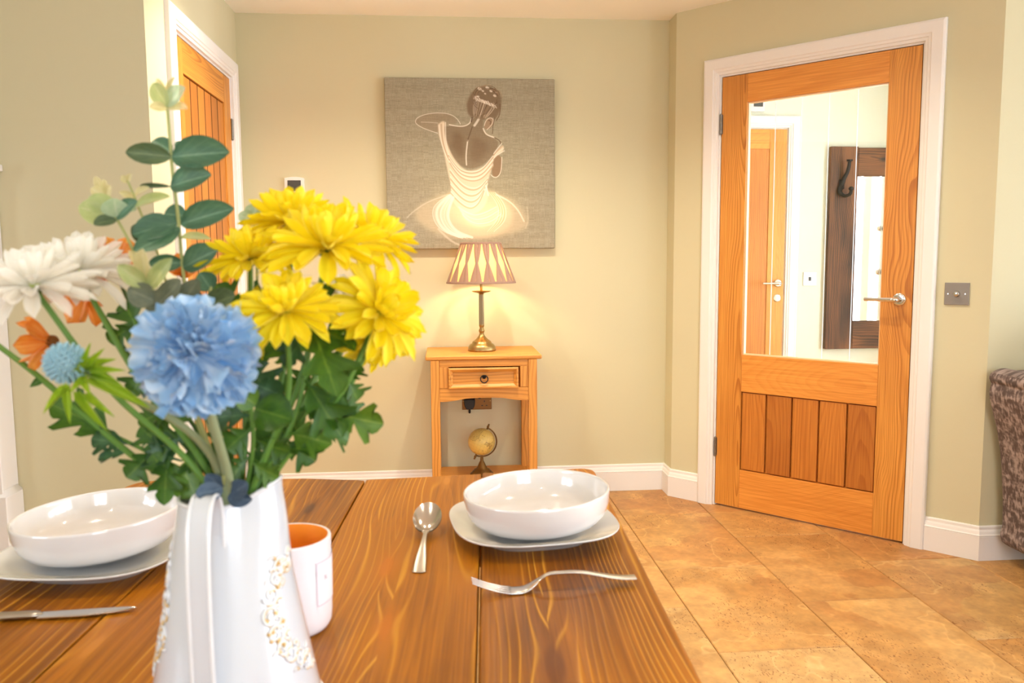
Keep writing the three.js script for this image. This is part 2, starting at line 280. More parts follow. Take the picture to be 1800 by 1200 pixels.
// floor of travertine tiles, laid in staggered courses
const floor = struct('floor');
part('screed', box(8.0, 0.1, 8.2, 0.8, -0.056, -1.15), grout, floor);
{
  const tw = 0.408, tl = 0.655, g = 0.0016, ch = 0.0025;
  const tileGeo = (ou, ov) => {
    const w = tw / 2 - g, l = tl / 2 - g, t = [[-w + ch, 0, -l + ch], [w - ch, 0, -l + ch], [w - ch, 0, l - ch], [-w + ch, 0, l - ch]], b = [[-w, -ch, -l], [w, -ch, -l], [w, -ch, l], [-w, -ch, l]], d = b.map(([x, , z]) => [x, -0.01, z]);
    const P = [], U = [], quad = (a, b2, c, e) => { for (const q of [a, e, c, a, c, b2]) { P.push(...q); U.push(q[0] / 2.4 + ou, q[2] / 2.4 + ov); } };
    quad(t[0], t[1], t[2], t[3]);
    for (let i = 0; i < 4; i++) { const j = (i + 1) % 4; quad(b[i], b[j], t[j], t[i]); quad(d[i], d[j], b[j], b[i]); }
    const G = new THREE.BufferGeometry(); G.setAttribute('position', new THREE.Float32BufferAttribute(P, 3)); G.setAttribute('uv', new THREE.Float32BufferAttribute(U, 2)); G.computeVertexNormals(); return G;
  };
  seed(5);
  const geos = Array.from({ length: 14 }, () => tileGeo(rnd(), rnd()));
  for (let i = -9; i <= 9; i++) for (let j = -3; j <= 9; j++) {
    const x = 0.80 + (i + 0.5) * tw, z = -2.907 + (((i % 2) + 2) % 2 ? 0.335 : 0) + (j - 0.5) * tl;
    if (x < -2.95 || x > 4.55 || z > 2.75 || z < -5.0 || (x < 0.9 && z < -4.1) || (x < -0.8 && z < -2.95)) continue;
    const m = part('floor_tile', geos[Math.floor(rnd(0, geos.length))], stoneTiles[Math.floor(rnd(0, 4))], floor);
    m.position.set(x, rnd(-0.0006, 0.0004), z); if (rnd() < 0.5) m.rotation.y = Math.PI;
  }
}
// skirting
const SK = [[0, 0.135], [0.005, 0.135], [0.0075, 0.131], [0.008, 0.121], [0.0115, 0.114], [0.0145, 0.103], [0.017, 0.1], [0.017, 0.0965], [0.0155, 0.096], [0.0155, 0.0945], [0.017, 0.094], [0.017, 0]];
function skirting(name, a, b, ka, kb, pos, turn) { const m = part(name, sweep(SK, a, b, ka, kb), whitePaint, null); m.name = name; m.position.copy(V(pos)); m.rotation.y = turn; }
skirting('baseboard_back', 0, XC - XL, 1, -1, [XL, 0, ZB], 0);
skirting('baseboard_nook', 0, NOOK, 1, Math.tan(Math.PI / 4 - ANG / 2), [XC, 0, ZB], -Math.PI / 2);
skirting('baseboard_diagonal_1', 0, 0.155, -Math.tan(Math.PI / 4 - ANG / 2), 0, DIAG0, -ANG);
skirting('baseboard_diagonal_2', 1.163, DIAG, 0, Math.tan(ANG / 2), DIAG0, -ANG);
skirting('baseboard_right', 0, 4.6 - XR, -Math.tan(ANG / 2), 0, [XR, 0, ZR], 0);
skirting('baseboard_left', 0, 0.17, 0, 0, [XL, 0, ZL], Math.PI / 2);
skirting('baseboard_left_front', 0, 1.54, 0, 0, [-2.489, 0, ZL], 0);
skirting('baseboard_hall', 0, 2.5, 0, 0, [1.05, 0, ZH], 0);
// architraves and linings
const ARCH = [[0, -0.004], [0, 0.012], [0.011, 0.0145], [0.013, 0.0185], [0.022, 0.02], [0.026, 0.024], [0.064, 0.024], [0.071, 0.021], [0.074, 0.016], [0.074, -0.002]];
function doorTrim(name, x0, w, h, pos, turn, depth = 0.1) {
  const t = struct(name, pos, turn);
  const c = part('architrave', casing(w + 0.022, h + 0.011, ARCH), whitePaint, t); c.position.set(x0 - 0.011, 0, 0);
  part('lining', [box(0.03, h + 0.033, depth, x0 - 0.018, (h + 0.033) / 2, -depth / 2), box(0.03, h + 0.033, depth, x0 + w + 0.018, (h + 0.033) / 2, -depth / 2), box(w + 0.006, 0.03, depth, x0 + w / 2, h + 0.018, -depth / 2),
    box(0.012, h, 0.03, x0 + 0.003, h / 2, -0.06), box(0.012, h, 0.03, x0 + w - 0.003, h / 2, -0.06), box(w, 0.012, 0.03, x0 + w / 2, h - 0.003, -0.06)], whitePaint, t);
}
doorTrim('trim_1', 0.24, 0.838, 1.989, DIAG0, -ANG);
doorTrim('trim_2', 0.28, 0.762, 1.989, [XL, 0, ZL], Math.PI / 2);
const T = 0.04;
function board(name, w, h, x, y, grain, mat, parent, z = -T / 2, t = T, ou = 0, ov = 0, bevel = 0.0012) {
  const g = boxUV(rbox(w, h, t, bevel), grain, 0.42, 1.7, ou, ov); const m = part(name, g, mat, parent); m.position.set(x, y, z); return m;
}
function lever(parent, x, y, dir, mats = chrome, z = 0) {
  const r = part('handle_rose', lathe([[0, 0.01], [0.018, 0.01], [0.0235, 0.0085], [0.026, 0.005], [0.026, 0]], 32).rotateX(Math.PI / 2), mats, parent); r.position.set(x, y, z);
  const l = part('lever', [tube([[0, 0, 0.004], [0, 0, 0.03], [0, 0, 0.044], [dir * 0.008, 0, 0.052], [dir * 0.022, 0, 0.053], [dir * 0.118, 0, 0.052]], (t) => 0.0098 - 0.0022 * smooth(0.35, 0.6, t), 32, 12), new THREE.SphereGeometry(0.0076, 12, 8).scale(0.5, 1, 1).translate(dir * 0.118, 0, 0.052),
    lathe([[0.0125, 0], [0.0125, 0.012], [0.011, 0.014]], 20).rotateX(Math.PI / 2)], mats, r, 'polished lever'); return l;
}
function hinge(parent, x, y) {
  const g = []; for (let i = 0; i < 5; i++) g.push(new THREE.CylinderGeometry(0.0055, 0.0055, 0.0165, 12).translate(0, -0.0344 + i * 0.0172, 0.004));
  g.push(new THREE.SphereGeometry(0.0055, 10, 8).translate(0, 0.043, 0.004), new THREE.SphereGeometry(0.0055, 10, 8).translate(0, -0.043, 0.004), box(0.012, 0.086, 0.002, 0.002, 0, -0.0005));
  const m = part('hinge', g, pewter, parent); m.position.set(x, y, 0);
}
{ // the glazed oak door in the diagonal wall
  const d = struct('door_1', [DIAG0[0] + 0.24 * Math.cos(ANG), 0.008, DIAG0[2] + 0.24 * Math.sin(ANG)], -ANG);
  board('stile', 0.121, 1.981, 0.0605, 0.9905, 'y', oakFlame, d, -T / 2, T, 0.18, 0.1); board('stile', 0.119, 1.981, 0.7785, 0.9905, 'y', oakFlame, d, -T / 2, T, 0.68, 0.55);
  board('rail', 0.5975, 0.123, 0.42, 1.9195, 'x', oakQuiet, d, -T / 2 - 0.0004, T, 0.3, 0.2); board('rail', 0.5975, 0.171, 0.42, 0.6365, 'x', oakQuiet, d, -T / 2 - 0.0004, T, 0.1, 0.55); board('rail', 0.5975, 0.181, 0.42, 0.0905, 'x', oakQuiet, d, -T / 2 - 0.0004, T, 0.7, 0.8);
  part('panel_back', box(0.6, 0.372, 0.008, 0.42, 0.366, -0.028), oakQuiet, d);
  for (let i = 0; i < 5; i++) board('panel_board', 0.1125, 0.362, 0.1211 + 0.1195 * (i + 0.5), 0.366, 'y', oakPanels[[2, 1, 0, 2, 1][i]], d, -0.0135, 0.016, i * 0.29, i * 0.37, 0.003);
  const pane = part('glass_pane', new THREE.PlaneGeometry(0.602, 1.14).translate(0.42, 1.29, -0.02), glass, d);
  for (const x of [0.246, 0.362, 0.479, 0.596]) part('etched_line', box(0.003, 1.12, 0.001, x, 1.29, -0.0192), etched, pane);
  part('glazing_bead', [box(0.005, 1.136, 0.022, 0.1235, 1.29, -0.02), box(0.005, 1.136, 0.022, 0.7165, 1.29, -0.02), box(0.588, 0.005, 0.022, 0.42, 0.7245, -0.02), box(0.588, 0.005, 0.022, 0.42, 1.8555, -0.02)], std({ color: '#e9c79a', roughness: 0.4 }), d);
  lever(d, 0.79, 0.995, -1); hinge(d, -0.002, 1.773); hinge(d, -0.002, 0.276);
  part('latch_plate', rbox(0.003, 0.05, 0.018, 0.001, 0.8395, 0.995, -0.012), blackIron, d);
}
{ // the boarded oak door in the left wall
  const d = struct('door_2', [XL, 0.008, ZL - 0.28], Math.PI / 2);
  board('stile', 0.1, 1.981, 0.05, 0.9905, 'y', oakFlame, d, -T / 2, T, 0.4, 0.3); board('stile', 0.1, 1.981, 0.712, 0.9905, 'y', oakFlame, d, -T / 2, T, 0.9, 0.75);
  board('rail', 0.5615, 0.122, 0.381, 1.92, 'x', oakFlame, d, -T / 2 - 0.0004, T, 0.2, 0.9); board('rail', 0.5615, 0.2, 0.381, 0.1, 'x', oakFlame, d, -T / 2 - 0.0004, T, 0.6, 0.1);
  part('panel_back', box(0.56, 1.66, 0.008, 0.381, 1.03, -0.03), oakQuiet, d);
  for (let i = 0; i < 6; i++) board('panel_board', 0.0865, 1.652, 0.101 + 0.0934 * (i + 0.5), 1.0295, 'y', oakPanels[i % 3], d, -0.0135, 0.016, i * 0.23, i * 0.31, 0.004);
  for (let i = 1; i < 6; i++) part('groove_strip', box(0.007, 1.652, 0.004, 0.101 + 0.0934 * i, 1.0295, -0.0078), oakGroove, d, 'dark strip in the groove');  // dark brown strips laid in the gaps between the boards
  hinge(d, 0.764, 1.76); hinge(d, 0.764, 0.27); lever(d, 0.055, 0.995, 1);
}
// recessed ceiling lights
DOWNLIGHTS.forEach(([x, z], i) => {
  const names = ['added to brighten the left of the far wall', 'added to brighten the wall around the painting', 'added to brighten the diagonal wall', 'above the left place setting', 'above the right place setting', 'over the near left of the table', 'over the near right of the table', 'above the sofa', 'near the patio doors'];
  const t = thing('ceiling_downlight', 'small round recessed ceiling downlight ' + names[i], 'downlight', [x, CEIL, z], 0, 'recessed ceiling downlights');
  part('bezel', lathe([[0.03, -0.001], [0.031, -0.004], [0.041, -0.005], [0.0445, -0.003], [0.0445, 0]], 32), chrome, t);
  part('bulb_face', new THREE.CylinderGeometry(0.03, 0.03, 0.002, 24).translate(0, -0.0015, 0), std({ color: '#ffffff', emissive: DOWN_COLOR, emissiveIntensity: 14 }), t);
  const s = new THREE.SpotLight(DOWN_COLOR, DOWN_POWER[i], 0, 1.2, 0.8); s.name = 'downlight_beam'; s.position.set(0, -0.012, 0); s.target.position.set(0, -1, 0); s.castShadow = true; s.shadow.radius = 1.4; t.add(s, s.target);
});
// glazing behind the camera
function glazed(name, bays, w, h, pos, turn) {
  const g = struct(name, pos, turn), bw = w / bays, f = 0.07;
  for (let i = 0; i < bays; i++) {
    const x = -w / 2 + bw * (i + 0.5);
    part('window_frame', [box(f, h, 0.06, x - bw / 2 + f / 2, h / 2, 0), box(f, h, 0.06, x + bw / 2 - f / 2, h / 2, 0), box(bw - 2 * f, f, 0.06, x, f / 2, 0), box(bw - 2 * f, f, 0.06, x, h - f / 2, 0)], whitePaint, g);
    part('pane', new THREE.PlaneGeometry(bw - 2 * f, h - 2 * f).translate(x, h / 2, 0), glass, g);
  }
}
glazed('window_1', 4, 3.6, 2.1, [4.66, 0, -0.1], Math.PI / 2);
glazed('window_4', 2, 1.8, 1.18, [1.2, 0.88, 2.86], 0);
glazed('window_2', 2, 1.5, 1.16, [-3.06, 0.87, 0.6], Math.PI / 2);
glazed('window_3', 2, 0.6, 2.0, [3.65, 0.1, -3.44], Math.PI / 2);
// ---------------------------------------------------------------- things on and against the far wall
{ // painting on stretched linen
  const W = 0.808, H = 0.803, D = 0.034, c = document.createElement('canvas'); c.width = c.height = 1024; const k = c.getContext('2d');
  k.fillStyle = '#9c947d'; k.fillRect(0, 0, 1024, 1024);
  const id = k.getImageData(0, 0, 1024, 1024);
  for (let y = 0; y < 1024; y++) for (let x = 0; x < 1024; x++) {
    const a = hash(x >> 1, y >> 5, 3) - 0.5, b = hash(x >> 5, y >> 1, 5) - 0.5, e = hash(x >> 1, y >> 1, 9) - 0.5, s = fbm(x / 1024, y / 1024, 3, 40, 7, 2) - 0.5;
    const m = 12 * a + 17 * b + 14 * e + 10 * s, o = (y * 1024 + x) * 4; for (let q = 0; q < 3; q++) id.data[o + q] += m;
  }
  k.putImageData(id, 0, 0);
  const X = (x) => ((700 + x / 3.872) - 677.5) / 297.5 * 1024, Y = (y) => ((130 + y / 3.872) - 137) / 300 * 1024;
  const path = (pts) => { k.beginPath(); k.moveTo(X(pts[0][0]), Y(pts[0][1])); for (let i = 1; i < pts.length - 1; i++) { const mx = (pts[i][0] + pts[i + 1][0]) / 2, my = (pts[i][1] + pts[i + 1][1]) / 2; k.quadraticCurveTo(X(pts[i][0]), Y(pts[i][1]), X(mx), Y(my)); } const l = pts[pts.length - 1]; k.lineTo(X(l[0]), Y(l[1])); };
  const fill = (pts, col, blur = 0) => { path(pts); k.closePath(); k.filter = blur ? `blur(${blur}px)` : 'none'; k.fillStyle = col; k.fill(); k.filter = 'none'; };
  const line = (pts, col, w, blur = 0) => { path(pts); k.lineCap = k.lineJoin = 'round'; k.lineWidth = w; k.strokeStyle = col; k.filter = blur ? `blur(${blur}px)` : 'none'; k.stroke(); k.filter = 'none'; };
  const hair = '#5f4a35', skin = 'rgba(120,100,76,.6)', white = 'rgba(240,232,218,.72)', soft = 'rgba(236,226,208,.42)';
  // skirt, gauzy
  fill([[350, 800], [250, 830], [120, 890], [90, 960], [180, 1060], [330, 1110], [480, 1120], [640, 1110], [800, 1080], [880, 1040], [870, 950], [800, 870], [680, 810], [600, 790]], 'rgba(206,190,156,.6)', 14);
  fill([[360, 790], [300, 860], [240, 950], [300, 1050], [440, 1105], [600, 1110], [740, 1060], [790, 960], [720, 860], [620, 790]], 'rgba(222,206,172,.6)', 12);
  // back and shoulders
  fill([[300, 350], [360, 345], [440, 352], [490, 330], [500, 290], [580, 300], [570, 370], [600, 410], [690, 450], [650, 530], [600, 590], [540, 630], [470, 640], [400, 610], [350, 540], [315, 440]], skin, 3);
  fill([[380, 380], [440, 400], [450, 480], [440, 580], [400, 560], [350, 480]], 'rgba(112,88,62,.55)', 14);
  fill([[500, 420], [620, 450], [600, 540], [520, 610], [480, 560]], 'rgba(112,88,62,.45)', 14);
  // raised arm
  fill([[110, 325], [150, 280], [230, 262], [310, 262], [380, 285], [410, 335], [300, 340], [265, 400], [180, 370]], 'rgba(140,116,88,.35)', 3);
  line([[265, 398], [190, 375], [130, 345], [112, 320], [135, 288], [210, 265], [300, 260], [360, 272], [400, 300], [420, 335]], white, 4, 0.7); line([[155, 324], [210, 325], [268, 329]], soft, 5);
  // other arm
  fill([[640, 540], [700, 540], [700, 620], [690, 680], [655, 700], [630, 680], [632, 600]], 'rgba(140,112,84,.85)', 2); line([[700, 560], [698, 620], [690, 670], [665, 698], [640, 695], [625, 680]], white, 5);
  line([[612, 610], [618, 650], [612, 690], [600, 730]], 'rgba(96,68,44,.7)', 5, 1);
  // neck, spine, shoulder lines
  line([[468, 445], [460, 500], [455, 560], [458, 612]], white, 8, 1); line([[500, 355], [480, 410], [466, 450]], 'rgba(90,66,46,.6)', 6, 1); line([[345, 340], [400, 352], [450, 350], [485, 330], [495, 300]], white, 7, 0.6); line([[575, 365], [585, 395], [610, 412], [650, 425]], white, 8, 0.6); line([[545, 300], [530, 325], [515, 345]], white, 14, 1.5);
  line([[650, 425], [690, 445], [692, 470]], 'rgba(90,66,46,.7)', 5, 1); line([[500, 290], [494, 320]], 'rgba(80,58,40,.8)', 7, 1);
  // head
  fill([[465, 200], [480, 150], [520, 100], [560, 80], [620, 80], [680, 110], [705, 170], [690, 250], [660, 300], [640, 290], [600, 290], [575, 310], [545, 295], [490, 290], [470, 260]], 'rgba(112,90,66,.75)', 5);
  seed(71); for (let i = 0; i < 70; i++) { const q = rnd(0, 26), j = rnd(-10, 10), e = rnd(0.5, 1); line([[498 + q * 6.4 + j, 160 + q * 1.4 + rnd(-6, 10)], [492 + q * 5.3 + j, 225 + q * 1.2], [497 + q * 3.9 + j * 0.5, 230 + 60 * e + q * 0.4]], ['rgba(222,208,188,.55)', 'rgba(84,66,46,.7)', 'rgba(160,136,108,.6)'][i % 3], rnd(1.5, 3.5), 0.6); }
  for (let i = 0; i < 16; i++) line([[518 + i * 9 + rnd(-3, 3), 150 + i * 3.6 + rnd(-5, 4)], [532 + i * 9, 174 + i * 3.4 + rnd(-4, 6)]], white, rnd(3, 8), 1); line([[515, 165], [525, 148], [545, 150]], white, 10);
  for (const [x, y, r] of [[553, 98, 14], [605, 90, 12], [630, 112, 10], [655, 143, 11], [575, 112, 8], [665, 120, 7], [590, 130, 7]]) { k.beginPath(); k.ellipse(X(x), Y(y), r, r * 0.65, 0.4, 0, 7); k.fillStyle = white; k.filter = 'blur(1.5px)'; k.fill(); k.filter = 'none'; }
  seed(77);
  for (let i = 0; i < 30; i++) { const a = rnd(2.2, 6.6), q = rnd(0.7, 1.08); line([[600 + 95 * q * Math.cos(a), 165 + 90 * q * Math.sin(a)], [600 + 105 * q * Math.cos(a + 0.3), 165 + 96 * q * Math.sin(a + 0.3)], [600 + 100 * q * Math.cos(a + 0.6), 165 + 92 * q * Math.sin(a + 0.6)]], i % 2 ? 'rgba(84,62,42,.6)' : 'rgba(150,120,90,.6)', 3); }
  fill([[585, 330], [600, 295], [630, 288], [650, 300], [648, 335], [620, 365], [595, 375], [580, 360]], 'rgba(158,134,108,.95)', 1); line([[582, 345], [592, 308], [622, 290], [644, 300], [640, 330], [618, 355], [600, 372]], white, 4); line([[610, 310], [628, 310], [622, 335]], 'rgba(90,66,46,.7)', 5, 1);
  line([[655, 290], [640, 340], [640, 380], [636, 400]], 'rgba(84,62,42,.7)', 4); line([[690, 200], [695, 260], [665, 310]], 'rgba(104,80,56,.8)', 5);
  // gown
  fill([[268, 340], [290, 318], [320, 316], [310, 380], [325, 460], [365, 560], [430, 640], [490, 655], [560, 635], [620, 585], [660, 520], [710, 465], [718, 520], [640, 560], [620, 680], [590, 760], [610, 830], [560, 930], [450, 960], [350, 860], [352, 760], [330, 660], [300, 500], [272, 410]], 'rgba(226,208,182,.9)', 3);
  const drape = (n, f) => { for (let i = 0; i < n; i++) { const t = i / (n - 1); line(f(t), i % 3 === 1 ? 'rgba(186,160,128,.75)' : white, 3 + 5 * (0.5 + 0.5 * Math.sin(i * 2.1)), 1.1); } };
  drape(4, (t) => [[275 + t * 45, 345 - t * 20], [280 + t * 38, 420], [300 + t * 26, 500], [335 + t * 25, 590], [400 + t * 20, 660 - t * 12]]);
  drape(8, (t) => [[335 + t * 10, 540 + t * 60], [390, 630 + t * 50], [470, 665 + t * 60], [560, 650 + t * 65], [640, 550 + t * 70]]);
  drape(11, (t) => [[345 + t * 6, 640 + t * 170], [400, 720 + t * 150], [470 + t * 10, 770 + t * 150], [540, 770 + t * 110], [605 - t * 30, 700 + t * 90]]);
  drape(4, (t) => [[700 + t * 18, 465 + t * 50], [670, 500 + t * 40], [645, 535 + t * 30]]);
  line([[590, 760], [600, 800], [605, 820]], white, 10, 1); line([[575, 820], [590, 770], [600, 740]], white, 6, 1);
  // skirt folds
  for (let i = 0; i < 9; i++) { const t = i / 8; line([[340 + t * 25, 815 + t * 20], [240 + t * 90, 870 + t * 40], [215 + t * 110, 960 + t * 30], [270 + t * 110, 1060 + t * 10], [400 + t * 90, 1110]], i % 2 ? soft : white, 5 + 5 * (i % 3), 1.6); }
  for (let i = 0; i < 7; i++) { const t = i / 6; line([[610 + t * 40, 800], [680 + t * 40, 880 - t * 10], [670 + t * 60, 990], [600 + t * 40, 1070]], i % 2 ? 'rgba(206,180,130,.6)' : white, 5 + 4 * (i % 2), 1.8); }
  for (let i = 0; i < 6; i++) { const t = i / 5; line([[400 + t * 30, 900 + t * 60], [480, 960 + t * 70], [560 + t * 60, 950 + t * 80], [660 + t * 40, 900 + t * 60]], i % 2 ? soft : white, 6, 2); }
  line([[660, 815], [740, 850], [810, 920], [850, 1000]], white, 8, 2); line([[330, 815], [200, 855], [90, 930], [50, 970]], soft, 7, 2); line([[260, 1050], [330, 1130], [430, 1175]], soft, 12, 2); line([[870, 900], [885, 980], [860, 1050]], 'rgba(220,206,178,.5)', 6, 3);
  const t = new THREE.CanvasTexture(c); t.colorSpace = THREE.SRGBColorSpace;
  const g = rbox(W, H, D, 0.004).toNonIndexed(), p = g.attributes.position, uv = g.attributes.uv;
  for (let i = 0; i < p.count; i++) uv.setXY(i, p.getX(i) / W + 0.5, p.getY(i) / H + 0.5);
  const a = thing('painting', 'square linen canvas painting of a woman in white seen from behind, above the lamp', 'painting', [0.137, 1.629, ZB + D / 2 + 0.002]);
  part('canvas', g, std({ map: t, roughness: 0.85, bumpMap: paintBump, bumpScale: 0.0004 }), a);
}
{ // thermostat behind the yellow flowers
  const a = thing('thermostat', 'small white wall thermostat with a dark screen, half hidden above the yellow flowers', 'thermostat', [-0.7, 1.523, ZB]);
  const s = new THREE.Shape(); s.moveTo(-0.0435, -0.043); s.lineTo(0.0435, -0.043); s.lineTo(0.0435, 0.04); s.quadraticCurveTo(0, 0.051, -0.0435, 0.04); s.closePath();
  part('case', new THREE.ExtrudeGeometry(s, { depth: 0.02, bevelEnabled: true, bevelSize: 0.002, bevelThickness: 0.002, bevelSegments: 2 }), whitePlastic, a);
  part('screen', rbox(0.062, 0.05, 0.004, 0.001, 0, 0.006, 0.023), greyScreen, a);
  part('button', [rbox(0.014, 0.007, 0.004, 0.002, -0.018, -0.031, 0.023), rbox(0.014, 0.007, 0.004, 0.002, 0.018, -0.031, 0.023)], whitePlastic, a);
}
{ // console table
  const a = thing('console_table', 'honey pine console table with one small drawer and open lower shelf against the far wall', 'table', [0.172, 0, -3.77]);
  const P = (name, w, h, d, x, y, z, grain, ou, parent = a, b = 0.002) => part(name, boxUV(rbox(w, h, d, b, 0, 0, 0), grain, 0.4, 1.6, ou, ou * 1.7), pine, parent).position.set(x, y, z);
  P('tabletop', 0.522, 0.02, 0.385, 0.0, 0.739, -0.0, 'x', 0.15, a, 0.006);
  for (const [x, z, o] of [[-0.219, 0.17, 0.1], [0.219, 0.17, 0.5], [-0.219, -0.165, 0.3], [0.219, -0.165, 0.8]]) P('leg', 0.039, 0.729, 0.039, x, 0.3645, z, 'y', o);
  P('top_rail', 0.3985, 0.03, 0.02, 0, 0.7135, 0.175, 'x', 0.62);
  P('drawer_stile', 0.041, 0.096, 0.02, -0.179, 0.6505, 0.175, 'y', 0.7); P('drawer_stile', 0.037, 0.096, 0.02, 0.181, 0.6505, 0.175, 'y', 0.25);
  { const s = new THREE.Shape(); s.moveTo(-0.199, 0); s.lineTo(-0.175, 0); s.quadraticCurveTo(-0.13, 0.003, -0.09, 0.012); s.quadraticCurveTo(0, 0.019, 0.09, 0.012); s.quadraticCurveTo(0.13, 0.003, 0.175, 0); s.lineTo(0.199, 0); s.lineTo(0.199, 0.06); s.lineTo(-0.199, 0.06); s.closePath();
    part('apron', boxUV(new THREE.ExtrudeGeometry(s, { depth: 0.02, bevelEnabled: false, curveSegments: 10 }), 'x', 0.4, 1.6, 0.45, 0.3), pine, a).position.set(0, 0.542, 0.166); }
  for (const s of [-1, 1]) P('side_panel', 0.018, 0.185, 0.297, s * 0.221, 0.635, 0.002, 'z', 0.4 + s * 0.2);
  P('back_panel', 0.4, 0.185, 0.014, 0, 0.635, -0.165, 'x', 0.9);
  for (const s of [-1, 1]) P('shelf_rail', 0.026, 0.04, 0.297, s * 0.219, 0.132, 0.002, 'z', 0.55 + s * 0.1);
  P('shelf', 0.412, 0.018, 0.33, 0, 0.146, 0.0, 'x', 0.33); P('shelf_rail', 0.398, 0.04, 0.02, 0, 0.117, 0.172, 'x', 0.83);
  const d = thingPart('drawer', a); d.position.set(-0.003, 0.647, 0.0);
  P('drawer_front', 0.307, 0.088, 0.014, 0, 0, 0.178, 'x', 0.05, d);
  part('drawer_moulding', boxUV(mergeGeometries(frameGeo(0.313, 0.094, 0.02, 0.014)), 'x', 0.4, 1.6, 0.3, 0.2), pine, d).position.set(0, 0, 0.186);
  P('drawer_box', 0.29, 0.075, 0.3, 0, -0.002, 0.02, 'z', 0.6, d);
  const k = part('drawer_pull', [new THREE.TorusGeometry(0.0165, 0.0024, 10, 28).rotateX(-0.18).translate(0, -0.008, 0.0115), lathe([[0, 0.009], [0.006, 0.008], [0.0085, 0.004], [0.009, 0]], 16).rotateX(Math.PI / 2), tube([[-0.005, 0.008, 0.004], [0, 0.0085, 0.014], [0.005, 0.008, 0.004]], 0.0022, 12, 6)], blackIron, d, 'black iron ring pull'); k.position.set(0.003, 0.004, 0.185);
}
function thingPart(name, parent) { const g = new THREE.Group(); g.name = numbered(name); parent.add(g); return g; }
function frameGeo(w, h, b, t) {   // a mitred moulding: outer edge proud, sloping inwards
  const o = [[-w / 2, -h / 2], [w / 2, -h / 2], [w / 2, h / 2], [-w / 2, h / 2]], prof = [[0, 0], [0, t * 0.8], [0.003, t], [0.008, t], [0.01, t * 0.75], [b, 0.002], [b, 0]], gs = [];
  for (let i = 0; i < 4; i++) { const j = (i + 1) % 4; for (let q = 0; q < prof.length - 1; q++) {
    const pt = (c, [a, z]) => [c[0] - Math.sign(c[0]) * a, c[1] - Math.sign(c[1]) * a, z];
    const A = pt(o[i], prof[q]), B = pt(o[j], prof[q]), C = pt(o[j], prof[q + 1]), D = pt(o[i], prof[q + 1]);
    const g = new THREE.BufferGeometry(); g.setAttribute('position', new THREE.Float32BufferAttribute([...A, ...B, ...C, ...A, ...C, ...D], 3)); g.setAttribute('uv', new THREE.Float32BufferAttribute(new Array(12).fill(0), 2)); g.computeVertexNormals(); gs.push(g); } }
  return gs;
}
{ // double socket and plug behind the console table
  const a = thing('wall_socket', 'brushed brass double wall socket just under the console table apron', 'socket', [0.153, 0.476, ZB]);
  part('face_plate', rbox(0.147, 0.086, 0.006, 0.003, 0, 0, 0.003, 2), std({ color: '#84603a', metalness: 0.9, roughness: 0.35 }), a);
  part('socket_hole', [-1, 1].flatMap((s) => [box(0.005, 0.009, 0.002, s * 0.037, -0.002, 0.0063), box(0.008, 0.005, 0.002, s * 0.037 - 0.011, -0.023, 0.0063), box(0.008, 0.005, 0.002, s * 0.037 + 0.011, -0.023, 0.0063)]), blackPlastic, a);
  part('rocker', [rbox(0.011, 0.018, 0.005, 0.001, -0.013, 0.02, 0.007), rbox(0.011, 0.018, 0.005, 0.001, 0.013, 0.02, 0.007)], blackPlastic, a);
  part('screw', [new THREE.CylinderGeometry(0.003, 0.003, 0.002, 12).rotateX(Math.PI / 2).translate(-0.0665, 0, 0.0065), new THREE.CylinderGeometry(0.003, 0.003, 0.002, 12).rotateX(Math.PI / 2).translate(0.0665, 0, 0.0065)], brass, a);
  const q = thing('power_plug', 'black three pin plug pushed into the left half of the brass wall socket', 'plug', [0.116, 0.466, ZB + 0.006]);
  const s = new THREE.Shape(); s.moveTo(-0.024, 0.018); s.quadraticCurveTo(-0.026, -0.012, -0.012, -0.024); s.lineTo(0.012, -0.024); s.quadraticCurveTo(0.026, -0.012, 0.024, 0.018); s.quadraticCurveTo(0, 0.026, -0.024, 0.018);
  part('plug_body', new THREE.ExtrudeGeometry(s, { depth: 0.026, bevelEnabled: true, bevelSize: 0.003, bevelThickness: 0.004, bevelSegments: 2 }), blackPlastic, q);
  part('cable', tube([[0, -0.022, 0.016], [0, -0.04, 0.016], [0.0, -0.046, 0.012], [0.0, -0.044, 0.003], [0.004, 0.03, -0.001], [0.01, 0.12, -0.001], [0.03, 0.23, -0.001]], (t) => (t < 0.08 ? 0.0055 : 0.003), 40, 8), blackPlastic, q);
}
